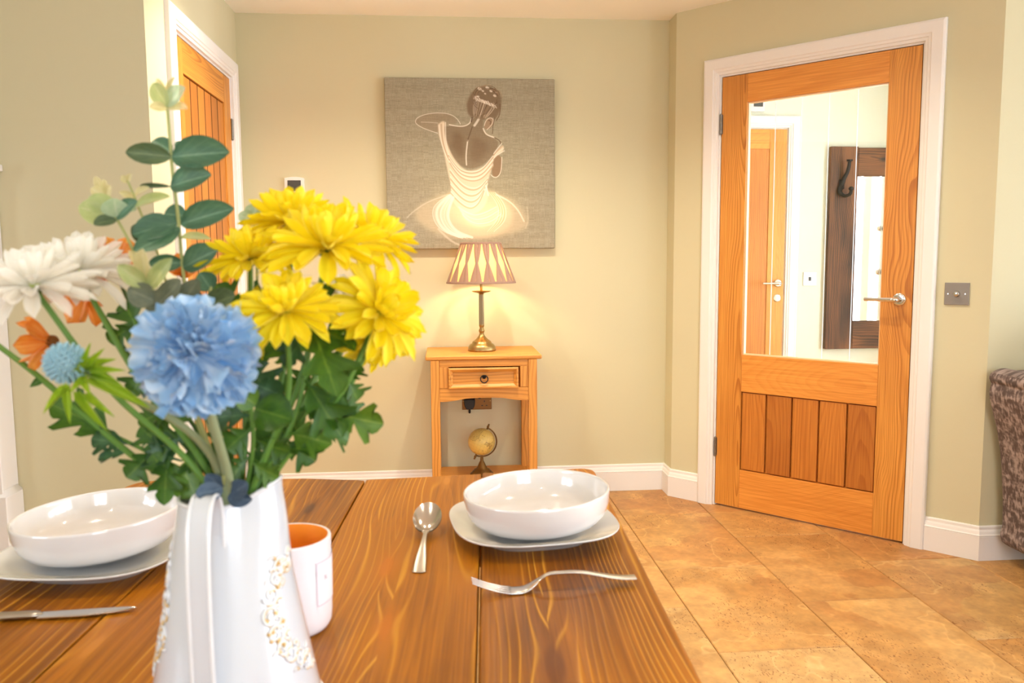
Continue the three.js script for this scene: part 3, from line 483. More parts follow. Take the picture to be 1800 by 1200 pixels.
{ // table lamp
  const a = thing('table_lamp', 'lit table lamp with antique brass candlestick base and pleated mauve shade on the console table', 'lamp', [0.172, 0.749, -3.775]);
  part('base', lathe([[0, 0], [0.064, 0], [0.0655, 0.004], [0.0655, 0.01], [0.0615, 0.022], [0.055, 0.031], [0.0465, 0.0355], [0.0465, 0.039], [0.044, 0.04], [0.044, 0.043], [0.041, 0.046], [0.034, 0.05], [0.024, 0.059], [0.015, 0.07], [0.011, 0.079], [0.01, 0.084]], 56), brass, a);
  part('knop', lathe([[0.01, 0.083], [0.0125, 0.088], [0.0142, 0.094], [0.0125, 0.1005], [0.0095, 0.105], [0.0095, 0.111], [0.0115, 0.114], [0.0125, 0.12], [0.012, 0.124]], 32), brass, a);
  { const n = 20, g = grid(n * 4, 1, (u, v) => { const th = u * Math.PI * 2, r = 0.0108 + 0.0011 * Math.cos(th * n); return [r * Math.cos(th), 0.124 + v * 0.142, -r * Math.sin(th)]; }, true); part('column', g, pewterBrass(), a, 'reeded column'); }
  part('gallery', lathe([[0.0105, 0.262], [0.012, 0.268], [0.02, 0.271], [0.036, 0.2745], [0.045, 0.279], [0.0455, 0.2805], [0.036, 0.278], [0.006, 0.276], [0.006, 0.30]], 40), brass, a);
  part('lamp_holder', lathe([[0.006, 0.295], [0.006, 0.32], [0.013, 0.322], [0.014, 0.36], [0.011, 0.362], [0, 0.362]], 24), brass, a);
  const y0 = 0.316, y1 = 0.5055, r0 = 0.159, r1 = 0.0895, R = (v) => r0 + (r1 - r0) * v, n = 16, s = thingPart('lamp_shade', a);
  const cloth = phys({ color: '#e2b47c', roughness: 1, transmission: 0.45, thickness: 0, side: THREE.DoubleSide }), fold = phys({ color: '#9c7c68', roughness: 0.95, transmission: 0.1, thickness: 0, side: THREE.DoubleSide }), band = phys({ color: '#957664', roughness: 0.9, transmission: 0.04, thickness: 0, side: THREE.DoubleSide });
  part('lining', grid(n * 6, 6, (u, v) => { const th = u * Math.PI * 2, r = R(v) - 0.003; return [r * Math.cos(th), y0 + (y1 - y0) * v, -r * Math.sin(th)]; }, true), cloth, s, 'gold lining glowing from the bulb');
  for (let i = 0; i < n; i++) for (const d of [-1, 1]) {    // gathered folds crossing half way up
    const c = (i + 0.5) / n * Math.PI * 2, amp = 0.5 * Math.PI / n, wd = 0.46 * Math.PI / n;
    part('pleat', grid(4, 10, (u, v) => { const th = c + d * amp * Math.cos(v * Math.PI) * 0.9 + (u - 0.5) * 2 * wd * (0.55 + 0.9 * Math.abs(v - 0.5)), r = R(v) + 0.0012 + 0.003 * Math.sin(u * Math.PI) + (d > 0 ? 0.0008 : 0); return [r * Math.cos(th), y0 + (y1 - y0) * v, -r * Math.sin(th)]; }), fold, s);
  }
  for (const [ya, yb] of [[y0, y0 + 0.011], [y1 - 0.01, y1]]) part('shade_trim', grid(64, 4, (u, v) => { const th = u * Math.PI * 2, y = ya + (yb - ya) * v, r = R((y - y0) / (y1 - y0)) + 0.0035 + 0.002 * Math.sin(v * Math.PI); return [r * Math.cos(th), y, -r * Math.sin(th)]; }, true), band, s);
  part('shade_ring', [new THREE.TorusGeometry(0.0155, 0.0015, 8, 24).rotateX(Math.PI / 2).translate(0, 0.49, 0), ...[0, 1, 2].map((i) => tube([[0.015 * Math.cos(i * 2.094), 0.49, 0.015 * Math.sin(i * 2.094)], [0.087 * Math.cos(i * 2.094), 0.5, 0.087 * Math.sin(i * 2.094)]], 0.0012, 2, 6))], whitePaint, s);
  part('bulb', new THREE.SphereGeometry(0.028, 24, 16).scale(1, 1.15, 1).translate(0, 0.402, 0), std({ color: '#fff4dc', emissive: LAMP_COLOR, emissiveIntensity: 8 }), a);
  const l = new THREE.PointLight(LAMP_COLOR, LAMP_POWER); l.name = 'lamp_light'; l.position.set(0, 0.402, 0); l.castShadow = true; l.shadow.radius = 1.3; a.add(l);
}
function pewterBrass() { return std({ color: '#9c8a68', metalness: 1, roughness: 0.34 }); }
{ // globe on the lower shelf
  const gt = texture(1024, 512, (u, v) => {
    const land = smooth(0.5, 0.54, fbm(u, v, 5, 3, 811, 6)), gr = Math.max(1 - smooth(0, 0.06, Math.abs(((u * 24) % 1) - 0.5)), 1 - smooth(0, 0.06, Math.abs(((v * 12) % 1) - 0.5)));
    let c = mix3([206, 184, 104], [226, 198, 110], land); c = mix3(c, [150, 116, 58], (1 - smooth(0, 0.02, Math.abs(fbm(u, v, 5, 3, 811, 6) - 0.52))) * 0.7); c = mix3(c, [150, 124, 66], gr * 0.25);
    return mix3(c, [120, 88, 44], smooth(0.72, 0.8, vn(u * 180, v * 60, 180, 60, 823)) * 0.5 * smooth(0.45, 0.6, fbm(u, v, 9, 6, 827, 2)));
  });
  const a = thing('globe', 'small cream desk globe on a brass stand, on the console table lower shelf', 'globe', [0.166, 0.155, -3.775]);
  part('stand', lathe([[0, 0], [0.056, 0], [0.057, 0.004], [0.052, 0.009], [0.046, 0.012], [0.044, 0.018], [0.038, 0.021], [0.036, 0.026], [0.027, 0.03], [0.02, 0.041], [0.014, 0.055], [0.012, 0.06], [0.008, 0.066], [0.008, 0.078]], 48), oldBrass, a);
  const tilt = -0.41, c = [0, 0.158, 0], ball = part('globe_ball', new THREE.SphereGeometry(0.0645, 48, 32), std({ map: gt, roughness: 0.35 }), a); ball.position.set(...c); ball.rotation.set(0, 0.6, tilt, 'ZYX');
  const dir = [Math.sin(-tilt), Math.cos(tilt)], at = (an, r) => [c[0] + r * Math.sin(an), c[1] + r * Math.cos(an), 0], arc = [];
  for (let i = 0; i <= 16; i++) arc.push(at(-tilt + Math.PI * i / 16, 0.0715));
  part('meridian_arm', [tube(arc, 0.0034, 32, 8), box(0.014, 0.02, 0.012, 0, 0.08, 0)], oldBrass, a);
  for (const s of [1, -1]) part('axis_knob', lathe([[0, -0.006], [0.004, -0.006], [0.004, 0.002], [0.006, 0.004], [0.006, 0.009], [0.0035, 0.012], [0.005, 0.016], [0.0035, 0.02], [0, 0.021]], 16).rotateZ(tilt + (s < 0 ? Math.PI : 0)).translate(c[0] + s * dir[0] * 0.0715, c[1] + s * dir[1] * 0.0715, 0), oldBrass, a);
}
{ // dimmer switch on the diagonal wall
  const s = 1.2375, a = thing('dimmer_switch', 'square pewter dimmer switch with one round knob on the wall right of the glazed door', 'switch', [DIAG0[0] + s * Math.cos(ANG), 1.03, DIAG0[2] + s * Math.sin(ANG)], -ANG);
  part('face_plate', rbox(0.086, 0.086, 0.006, 0.0015, 0, 0, 0.003), std({ color: '#98928a', metalness: 1, roughness: 0.5, bumpMap: paintBump, bumpScale: 0.0003 }), a);
  part('knob', lathe([[0, 0.024], [0.008, 0.024], [0.0095, 0.022], [0.0105, 0.008], [0.012, 0.006], [0.012, 0.005]], 28).rotateX(Math.PI / 2).translate(0.001, 0, 0), chrome, a);
  for (const x of [-0.03, 0.03]) part('screw', [new THREE.CylinderGeometry(0.003, 0.0035, 0.003, 16).rotateX(Math.PI / 2).translate(x, 0, 0.0068)], chrome, a);
}
{ // sofa, its end against the right wall
  const prof = [[0.0, 0.735], [-0.03, 0.745], [-0.062, 0.735], [-0.07, 0.72], [-0.062, 0.7], [-0.066, 0.66], [-0.052, 0.6], [-0.028, 0.52], [-0.008, 0.42], [0.004, 0.32], [0.012, 0.22], [0.014, 0.15], [0.008, 0.12], [0.012, 0.095], [0.03, 0.082]];
  const a = thing('sofa', 'mauve brown crushed velvet sofa end at the right edge, its back to the pale wall', 'sofa', [2.11, 0, ZR + 0.03]);
  const s = shapeOf([...prof, [0.2, 0.082], [0.2, 0.71], [0.1, 0.735]]);
  const sp = new THREE.Shape(); sp.moveTo(0.2, 0.082); sp.lineTo(0.03, 0.082); sp.splineThru(prof.slice(0, -1).reverse().map((p) => new THREE.Vector2(...p))); sp.lineTo(0.1, 0.74); sp.lineTo(0.2, 0.7); sp.closePath();
  part('arm', boxUV(new THREE.ExtrudeGeometry(sp, { depth: 0.86, bevelEnabled: true, bevelSize: 0.012, bevelThickness: 0.02, bevelSegments: 3, curveSegments: 40 }).translate(0, 0, 0.025), 'y', 0.5, 0.5), velvet, a);
  part('seat_base', boxUV(rbox(1.5, 0.3, 0.82, 0.03, 0.94, 0.235, 0.45, 2), 'y', 0.5, 0.5), velvet, a);
  part('back', boxUV(rbox(1.6, 0.62, 0.22, 0.05, 0.96, 0.47, 0.14, 3), 'y', 0.5, 0.5), velvet, a);
  for (let i = 0; i < 2; i++) { part('seat_cushion', boxUV(rbox(0.72, 0.16, 0.62, 0.05, 0.56 + i * 0.74, 0.46, 0.54, 3), 'y', 0.5, 0.5), velvet, a); part('back_cushion', boxUV(rbox(0.7, 0.42, 0.16, 0.06, 0.56 + i * 0.74, 0.72, 0.28, 3), 'y', 0.5, 0.5), velvet, a); }
  for (const [x, z] of [[0.12, 0.1], [0.12, 0.78], [1.6, 0.1], [1.6, 0.78]]) part('foot', lathe([[0.018, 0], [0.028, 0.085]], 16).translate(x, 0, z), blackPlastic, a);
}
{ // white moulded surround at the left edge
  const a = thing('fire_surround', 'white painted moulded surround with a projecting top shelf at the far left edge', 'fire surround', [-1.47, 0, ZL]);
  const P = (n, w, h, d, x, y, z) => part(n, rbox(w, h, d, 0.003, x, y, z), whitePaint, a);
  P('pilaster', 0.075, 1.44, 0.1, 0.0, 0.72, 0.052); P('pilaster', 0.075, 1.44, 0.1, -1.2, 0.72, 0.052); P('frieze', 1.125, 0.24, 0.08, -0.6, 1.32, 0.042);
  for (const x of [0, -1.2]) part('plinth_block', [rbox(0.1, 0.42, 0.108, 0.003, x, 0.21, 0.055), new THREE.CylinderGeometry(0.055, 0.071, 0.02, 4, 1).rotateY(Math.PI / 4).scale(1, 1, 1.05).translate(x, 0.43, 0.055)], whitePaint, a);
  P('mantel_shelf', 1.312, 0.022, 0.15, -0.6, 1.478, 0.077); P('mantel_moulding', 1.29, 0.03, 0.125, -0.6, 1.452, 0.065); P('hearth_back', 1.12, 1.2, 0.02, -0.6, 0.6, 0.012).material = wallPaint;
}
// ---------------------------------------------------------------- the hall seen through the glazed door
doorTrim('trim_3', 1.431, 0.762, 1.987, [0, 0, ZH + 0.002], 0, 0.001);
{
  const d = struct('door_3', [1.431, 0.006, ZH + 0.012], 0);
  const b = (n, w, h, x, y, g, m, z = -0.003, ou = 0.2) => board(n, w, h, x, y, g, m, d, z, 0.014, ou, ou * 2);
  b('stile', 0.112, 1.981, 0.056, 0.99, 'y', oakQuiet, -0.003, 0.4); b('stile', 0.112, 1.981, 0.706, 0.99, 'y', oakQuiet, -0.003, 0.7); b('stile', 0.14, 1.6, 0.45, 1.0, 'y', oakQuiet, -0.003, 0.1);
  b('rail', 0.537, 0.122, 0.381, 1.92, 'x', oakQuiet); b('rail', 0.537, 0.22, 0.381, 0.11, 'x', oakQuiet);
  for (const [x, w] of [[0.246, 0.267], [0.585, 0.13]]) b('panel_board', w, 1.64, x, 1.04, 'y', oakPanels[2], -0.008, 0.5);
  lever(d, 0.723, 1.004, -1, chrome, 0.004); const e = part('escutcheon', lathe([[0, 0.006], [0.02, 0.006], [0.025, 0.003], [0.025, 0]], 24).rotateX(Math.PI / 2), chrome, d); e.position.set(0.72, 0.908, 0.004);
}
{
  const a = thing('light_switch', 'square hall light switch with a black rocker, left of the rustic mirror', 'switch', [2.374, 1.036, ZH]);
  part('face_plate', rbox(0.088, 0.088, 0.007, 0.002, 0, 0, 0.0035), std({ color: '#d2cdc4', metalness: 0.5, roughness: 0.35 }), a); part('rocker', rbox(0.014, 0.026, 0.006, 0.001, 0, 0, 0.009), blackPlastic, a);
  part('screw', [-0.032, 0.032].map((x) => new THREE.CylinderGeometry(0.003, 0.003, 0.002, 10).rotateX(Math.PI / 2).translate(x, 0, 0.0078)), chrome, a);
  const c = thing('chime_box', 'small beige wall box with a dark window above the hall door frame', 'wall box', [1.985, 2.132, ZH]);
  part('case', rbox(0.105, 0.075, 0.03, 0.004, 0, 0, 0.015), whitePlastic, c); part('screen', rbox(0.06, 0.04, 0.003, 0.001, 0.008, 0.012, 0.0305), greyScreen, c);
}
{ // rustic framed mirror with a coat hook
  const a = thing('framed_mirror', 'mirror framed in broad dark rustic planks on the hall wall behind the glazed door', 'mirror', [2.476, 0.577, ZH + 0.004]);
  const P = (w, h, x, y, g, o) => { const m = part('frame_plank', boxUV(rbox(w, h, 0.03, 0.003, 0, 0, 0, 2), g, 0.35, 1.4, o, o * 2.3), rustic, a); m.position.set(x, y, 0.018); };
  P(0.183, 1.302, 0.0915, 0.651, 'y', 0.12); P(0.183, 1.302, 0.9085, 0.651, 'y', 0.6); P(0.632, 0.18, 0.5, 1.205, 'x', 0.35); P(0.632, 0.182, 0.5, 0.092, 'x', 0.8);
  part('mirror_glass', box(0.64, 0.95, 0.004, 0.5, 0.651, 0.014), mirrorSilver, a);
  const h = thing('coat_hook', 'black cast iron coat hook screwed to the left plank of the rustic mirror frame', 'hook', [2.56, 1.66, ZH + 0.0375]); h.scale.set(1.25, 1.0, 1.0);
  part('hook_plate', [rbox(0.03, 0.06, 0.006, 0.003, -0.008, -0.02, 0.004, 2), new THREE.SphereGeometry(0.012, 12, 8).scale(1, 1, 0.5).translate(-0.012, -0.045, 0.006)], blackIron, h);
  part('upper_prong', [tube([[-0.01, -0.03, 0.006], [0.0, 0.02, 0.02], [0.01, 0.06, 0.034], [0.012, 0.12, 0.05]], (t) => 0.0125 - 0.004 * t, 20, 8), new THREE.CylinderGeometry(0.016, 0.013, 0.01, 16).translate(0.012, 0.125, 0.05)], blackIron, h);
  part('lower_hook', [tube([[-0.012, -0.03, 0.006], [-0.02, -0.07, 0.014], [0.0, -0.095, 0.03], [0.02, -0.085, 0.05], [0.022, -0.055, 0.058]], (t) => 0.013 - 0.004 * t, 20, 8), new THREE.SphereGeometry(0.014, 12, 8).translate(0.022, -0.052, 0.058)], blackIron, h);
}
{ // white panelled front door at the bright end of the hall
  const d = struct('door_4', [3.6, 0.004, -4.69], -Math.PI / 2);
  part('leaf', box(0.9, 2.02, 0.05, 0.45, 1.01, 0.028), whitePaint, d);
  for (const [x, y, w, h] of [[0.25, 1.45, 0.26, 0.8], [0.65, 1.45, 0.26, 0.8], [0.25, 0.5, 0.26, 0.6], [0.65, 0.5, 0.26, 0.6]]) { const m = part('panel_moulding', mergeGeometries(frameGeo(w, h, 0.03, 0.02)), whitePaint, d); m.position.set(x, y, 0.053); }
  for (const y of [1.05, 1.4]) part('door_knob', lathe([[0, 0.06], [0.02, 0.057], [0.028, 0.045], [0.022, 0.03], [0.01, 0.022], [0.01, 0.008], [0.028, 0.006], [0.028, 0]], 24).rotateX(Math.PI / 2).translate(0.83, y, 0.053), chrome, d);
}
// ---------------------------------------------------------------- the table and what stands on it
const TOP = 0.765, TABLE = [-0.14, 0, -1.5], TURN = -0.053;
const onTable = (lx, lz) => [TABLE[0] + lx * Math.cos(TURN) + lz * Math.sin(TURN), TABLE[2] - lx * Math.sin(TURN) + lz * Math.cos(TURN)];
{
  const a = thing('dining_table', 'rustic dining table of four wide honey stained planks with open joints', 'table', TABLE, TURN);
  const planks = [[-0.446, -0.2302, -0.012, -0.024, 1], [-0.228, -0.0132, -0.01, 0.006, 0], [-0.011, 0.2042, 0.006, -0.024, 0], [0.2062, 0.424, -0.031, -0.055, 2]];
  planks.forEach(([x0, x1, e0, e1, k], i) => {
    const s = new THREE.Shape(); s.moveTo(x0, -1.3);
    if (k === 1) { s.lineTo(x0, -e0 - 0.05); s.quadraticCurveTo(x0 + 0.003, -e0 - 0.004, x0 + 0.045, -e0); } else s.lineTo(x0, -e0);
    if (i === 1) { s.lineTo(x0 + 0.1, -e0 + 0.001); s.lineTo(x1 - 0.012, -e1); s.lineTo(x1, -e1 - 0.005); }
    else if (k === 2) { s.lineTo(x1 - 0.028, -e1); s.quadraticCurveTo(x1 - 0.003, -e1 - 0.001, x1, -e1 - 0.026); } else s.lineTo(x1, -e1);
    s.lineTo(x1, -1.3); s.closePath();
    const b = k === 2 ? 0.006 : 0.0035;
    const g = boxUV(new THREE.ExtrudeGeometry(s, { depth: 0.042 - 2 * b, bevelEnabled: true, bevelThickness: b, bevelSize: b * 0.7, bevelOffset: -b * 0.7, bevelSegments: 3, curveSegments: 8 }).rotateX(-Math.PI / 2).translate(0, TOP - 0.042 + b, 0), 'z', 0.46, 1.5, [0.1, 0.37, 0.62, 0.93][i], [0.2, 0.63, 0.05, 0.45][i]);
    part('tabletop_plank', g, tableWood, a, i === 3 ? 'right plank with a rounded far corner' : undefined);
  });
  const L = (n, w, h, d, x, y, z, g, o) => part(n, boxUV(rbox(w, h, d, 0.004, 0, 0, 0), g, 0.46, 1.5, o, o), tableWood, a).position.set(x, y, z);
  for (const [x, z, o] of [[-0.36, 0.12, 0.1], [0.34, 0.1, 0.4], [-0.36, 1.18, 0.6], [0.34, 1.18, 0.8]]) L('leg', 0.09, 0.722, 0.09, x, 0.361, z, 'y', o);
  for (const x of [-0.37, 0.35]) L('apron_rail', 0.025, 0.09, 0.96, x, 0.677, 0.65, 'z', 0.5); for (const z of [0.1, 1.2]) L('apron_rail', 0.61, 0.09, 0.025, -0.01, 0.677, z, 'x', 0.3);
}
function plate(label, x, z, turn, group) {
  const a = thing('plate', label, 'plate', [x, TOP, z], turn, group);
  const prof = [[0, 0.009], [0.56, 0.009], [0.66, 0.0105], [0.78, 0.0145], [0.9, 0.0195], [0.985, 0.0232], [1, 0.0236], [1.006, 0.0226], [1.0, 0.021], [0.86, 0.0145], [0.72, 0.0075], [0.66, 0.004], [0.64, 0], [0.6, 0], [0.58, 0.0045], [0, 0.0055]];
  const sup = (th) => 0.13 / Math.pow(Math.pow(Math.abs(Math.cos(th)), 3) + Math.pow(Math.abs(Math.sin(th)), 3), 1 / 3);
  const g = grid(72, prof.length - 1, (u, v) => { const [k, y] = prof[Math.round(v * (prof.length - 1))], th = u * Math.PI * 2, r = sup(th) * Math.max(k, 0.0001) * (0.93 + 0.07 * (1 - k)); return [r * Math.cos(th), y, r * Math.sin(th)]; }, true);
  part('dish', g, plateGlaze, a); return a;
}
function bowl(label, x, z, tilt, lift, group) {
  const a = thing('bowl', label, 'bowl', [x, TOP + lift, z], 0, group); a.rotation.z = tilt;
  part('bowl_body', lathe([[0, 0.002], [0.05, 0.002], [0.052, 0], [0.056, 0], [0.06, 0.0025], [0.08, 0.006], [0.094, 0.0135], [0.1025, 0.0245], [0.1065, 0.038], [0.1078, 0.053], [0.1074, 0.0562], [0.106, 0.0572], [0.1045, 0.0562], [0.1036, 0.052], [0.102, 0.038], [0.0975, 0.0265], [0.0895, 0.0165], [0.076, 0.0105], [0.055, 0.0075], [0, 0.007]], 80), ceramic, a);
}
plate('white rounded square plate under the bowl beside the spoon and fork', 0.126, -1.172, 0.12, 'white dinner plates');
bowl('white round soup bowl on a plate beside the spoon and fork', 0.133, -1.157, 0.045, 0.0145, 'white soup bowls');
plate('white rounded square plate under the bowl left of the flower jug', -0.474, -1.115, -0.1, 'white dinner plates');
bowl('white round soup bowl on a plate left of the flower jug', -0.472, -1.119, 0.045, 0.0145, 'white soup bowls');
{ // spoon
  const a = thing('spoon', 'polished steel spoon with a broad bowl lying left of the right place setting', 'spoon', [-0.0385, TOP, -1.03]); a.rotation.y = -0.05;
  const by = (v) => 0.011 + 0.02 * v;   // the bowl rises towards its tip
  const cup = (k) => grid(36, 8, (u, v) => { const th = u * Math.PI * 2, r = k > 0 ? v : 1 - v, x = 0.0215 * r * Math.cos(th), z = -0.037 * r * Math.sin(th); const c = (z + 0.037) / 0.074; return [x, 0.013 + 0.022 * (0.5 - z / 0.074) - 0.012 * (1 - r * r) - (k > 0 ? 0 : 0.0013), -0.158 + z]; }, true);
  part('spoon_bowl', [cup(1), cup(-1)], steel, a);
  const hw = (t) => 0.0098 - 0.0062 * smooth(0, 0.85, t) + 0.003 * smooth(0.9, 1, t), hy = (t) => 0.0025 + 0.0125 * Math.sin(Math.min(1, t * 1.05) * Math.PI * 0.55);
  const path = grid(8, 30, (u, v) => { const th = u * Math.PI * 2, t = v; return [hw(t) * Math.cos(th) * (1 - 0.12 * Math.cos(2 * th)), hy(t) + 0.0014 * Math.sin(th) - 0.001 + 0.0 * t, -0.122 * t]; }, true);
  part('spoon_handle', [path, new THREE.SphereGeometry(1, 16, 8).scale(0.0096, 0.0014, 0.004).translate(0, 0.0016, 0)], brushed, a);
}
{ // fork
  const a = thing('fork', 'steel dinner fork lying crosswise in front of the right plate', 'fork', [0.028, TOP, -0.952]); a.rotation.y = 0.06;
  const cz = 0.0, curve = (x) => 0.0022 + 0.016 * Math.pow(sat(1 - x / 0.055), 1.7) + 0.019 * smooth(0.06, 0.1, x) - 0.012 * smooth(0.12, 0.2, x);
  const bar = (x0, x1, z0, w0, z1, w1, n, t = 0.0009) => grid(8, n, (u, v) => { const th = u * Math.PI * 2, x = x0 + (x1 - x0) * v, z = z0 + (z1 - z0) * v, w = typeof w0 === 'function' ? w0(v) : w0 + (w1 - w0) * v; return [x, curve(x) + t * Math.sin(th), z + w * Math.cos(th)]; }, true);
  for (let i = 0; i < 4; i++) part('tine', bar(0, 0.048, (i - 1.5) * 0.0062, 0.0009, (i - 1.5) * 0.0066, 0.0022, 14), steel, a);
  part('fork_root', bar(0.046, 0.086, 0, (v) => 0.0122 * Math.sqrt(1 - v * v * 0.9), 0, 0, 14), steel, a);
  part('fork_handle', bar(0.082, 0.206, 0, (v) => 0.0034 + 0.0042 * smooth(0.2, 1, v), 0, 0, 24, 0.0016), brushed, a);
}
{ // knife
  const a = thing('table_knife', 'steel table knife in front of the left plate, handle cut off by the photo edge', 'knife', [-0.367, TOP, -0.942]); a.rotation.y = 0.05;
  const s = new THREE.Shape(); s.moveTo(0, 0.004); s.quadraticCurveTo(-0.03, -0.008, -0.06, -0.009); s.lineTo(-0.102, -0.008); s.lineTo(-0.102, 0.006); s.lineTo(-0.02, 0.0065); s.quadraticCurveTo(-0.006, 0.0065, 0, 0.004);
  part('blade', new THREE.ExtrudeGeometry(s, { depth: 0.001, bevelEnabled: true, bevelSize: 0.0012, bevelThickness: 0.0008, bevelSegments: 2 }).rotateX(-Math.PI / 2).translate(0, 0.003, 0), steel, a);
  part('knife_handle', grid(14, 24, (u, v) => { const th = u * Math.PI * 2, w = 0.0068 + 0.0028 * smooth(0, 1, v), h = 0.0036 + 0.0008 * v, e = Math.min(1, v * 12 + 0.25, (1 - v) * 14 + 0.2); return [-0.1 - 0.11 * v, 0.0045 + h * e * Math.sin(th), -0.001 + w * e * Math.cos(th)]; }, true), brushed, a);
}
{ // candle
  const a = thing('scented_candle', 'white ceramic candle tumbler with an orange inside standing behind the jug', 'candle', [-0.176, TOP, -0.885]);
  part('tumbler', lathe([[0, 0], [0.036, 0], [0.041, 0.003], [0.0442, 0.009], [0.0452, 0.02], [0.046, 0.103], [0.0455, 0.1045], [0.0435, 0.105], [0.0425, 0.1045]], 64), phys({ color: '#eee8ec', roughness: 0.4, clearcoat: 0.3 }), a);
  part('inner_wall', lathe([[0.0425, 0.1045], [0.042, 0.1035], [0.0412, 0.03], [0, 0.03]], 64), std({ color: '#f79a26', roughness: 0.5 }), a, 'orange glazed inside');
  part('wax', lathe([[0, 0.052], [0.0405, 0.0515], [0.0408, 0.045]], 48), std({ color: '#f3cfa0', roughness: 0.6 }), a); part('wick', tube([[0, 0.05, 0], [0.0005, 0.058, 0], [0.002, 0.063, 0]], 0.0008, 6, 6), blackPlastic, a);
  const c = document.createElement('canvas'); c.width = 512; c.height = 512; const k = c.getContext('2d'); k.fillStyle = '#efe9ed'; k.fillRect(0, 0, 512, 512); k.strokeStyle = '#b79ab0'; k.lineWidth = 7; k.strokeRect(10, 10, 492, 492); k.fillStyle = '#8d7488'; k.font = '78px sans-serif'; k.textBaseline = 'middle'; k.fillText('N', 110, 205); k.fillStyle = '#c9b8c4';
  const t = new THREE.CanvasTexture(c); t.colorSpace = THREE.SRGBColorSpace;
  part('label', grid(24, 1, (u, v) => { const th = -0.62 + 1.15 * u, r = 0.0455 + 0.0004 + 0.0007 * v; return [r * Math.cos(-th + 0.12), 0.034 + 0.05 * v, r * Math.sin(-th + 0.12)]; }), std({ map: t, roughness: 0.5 }), a, 'printed label with a thin border');
}
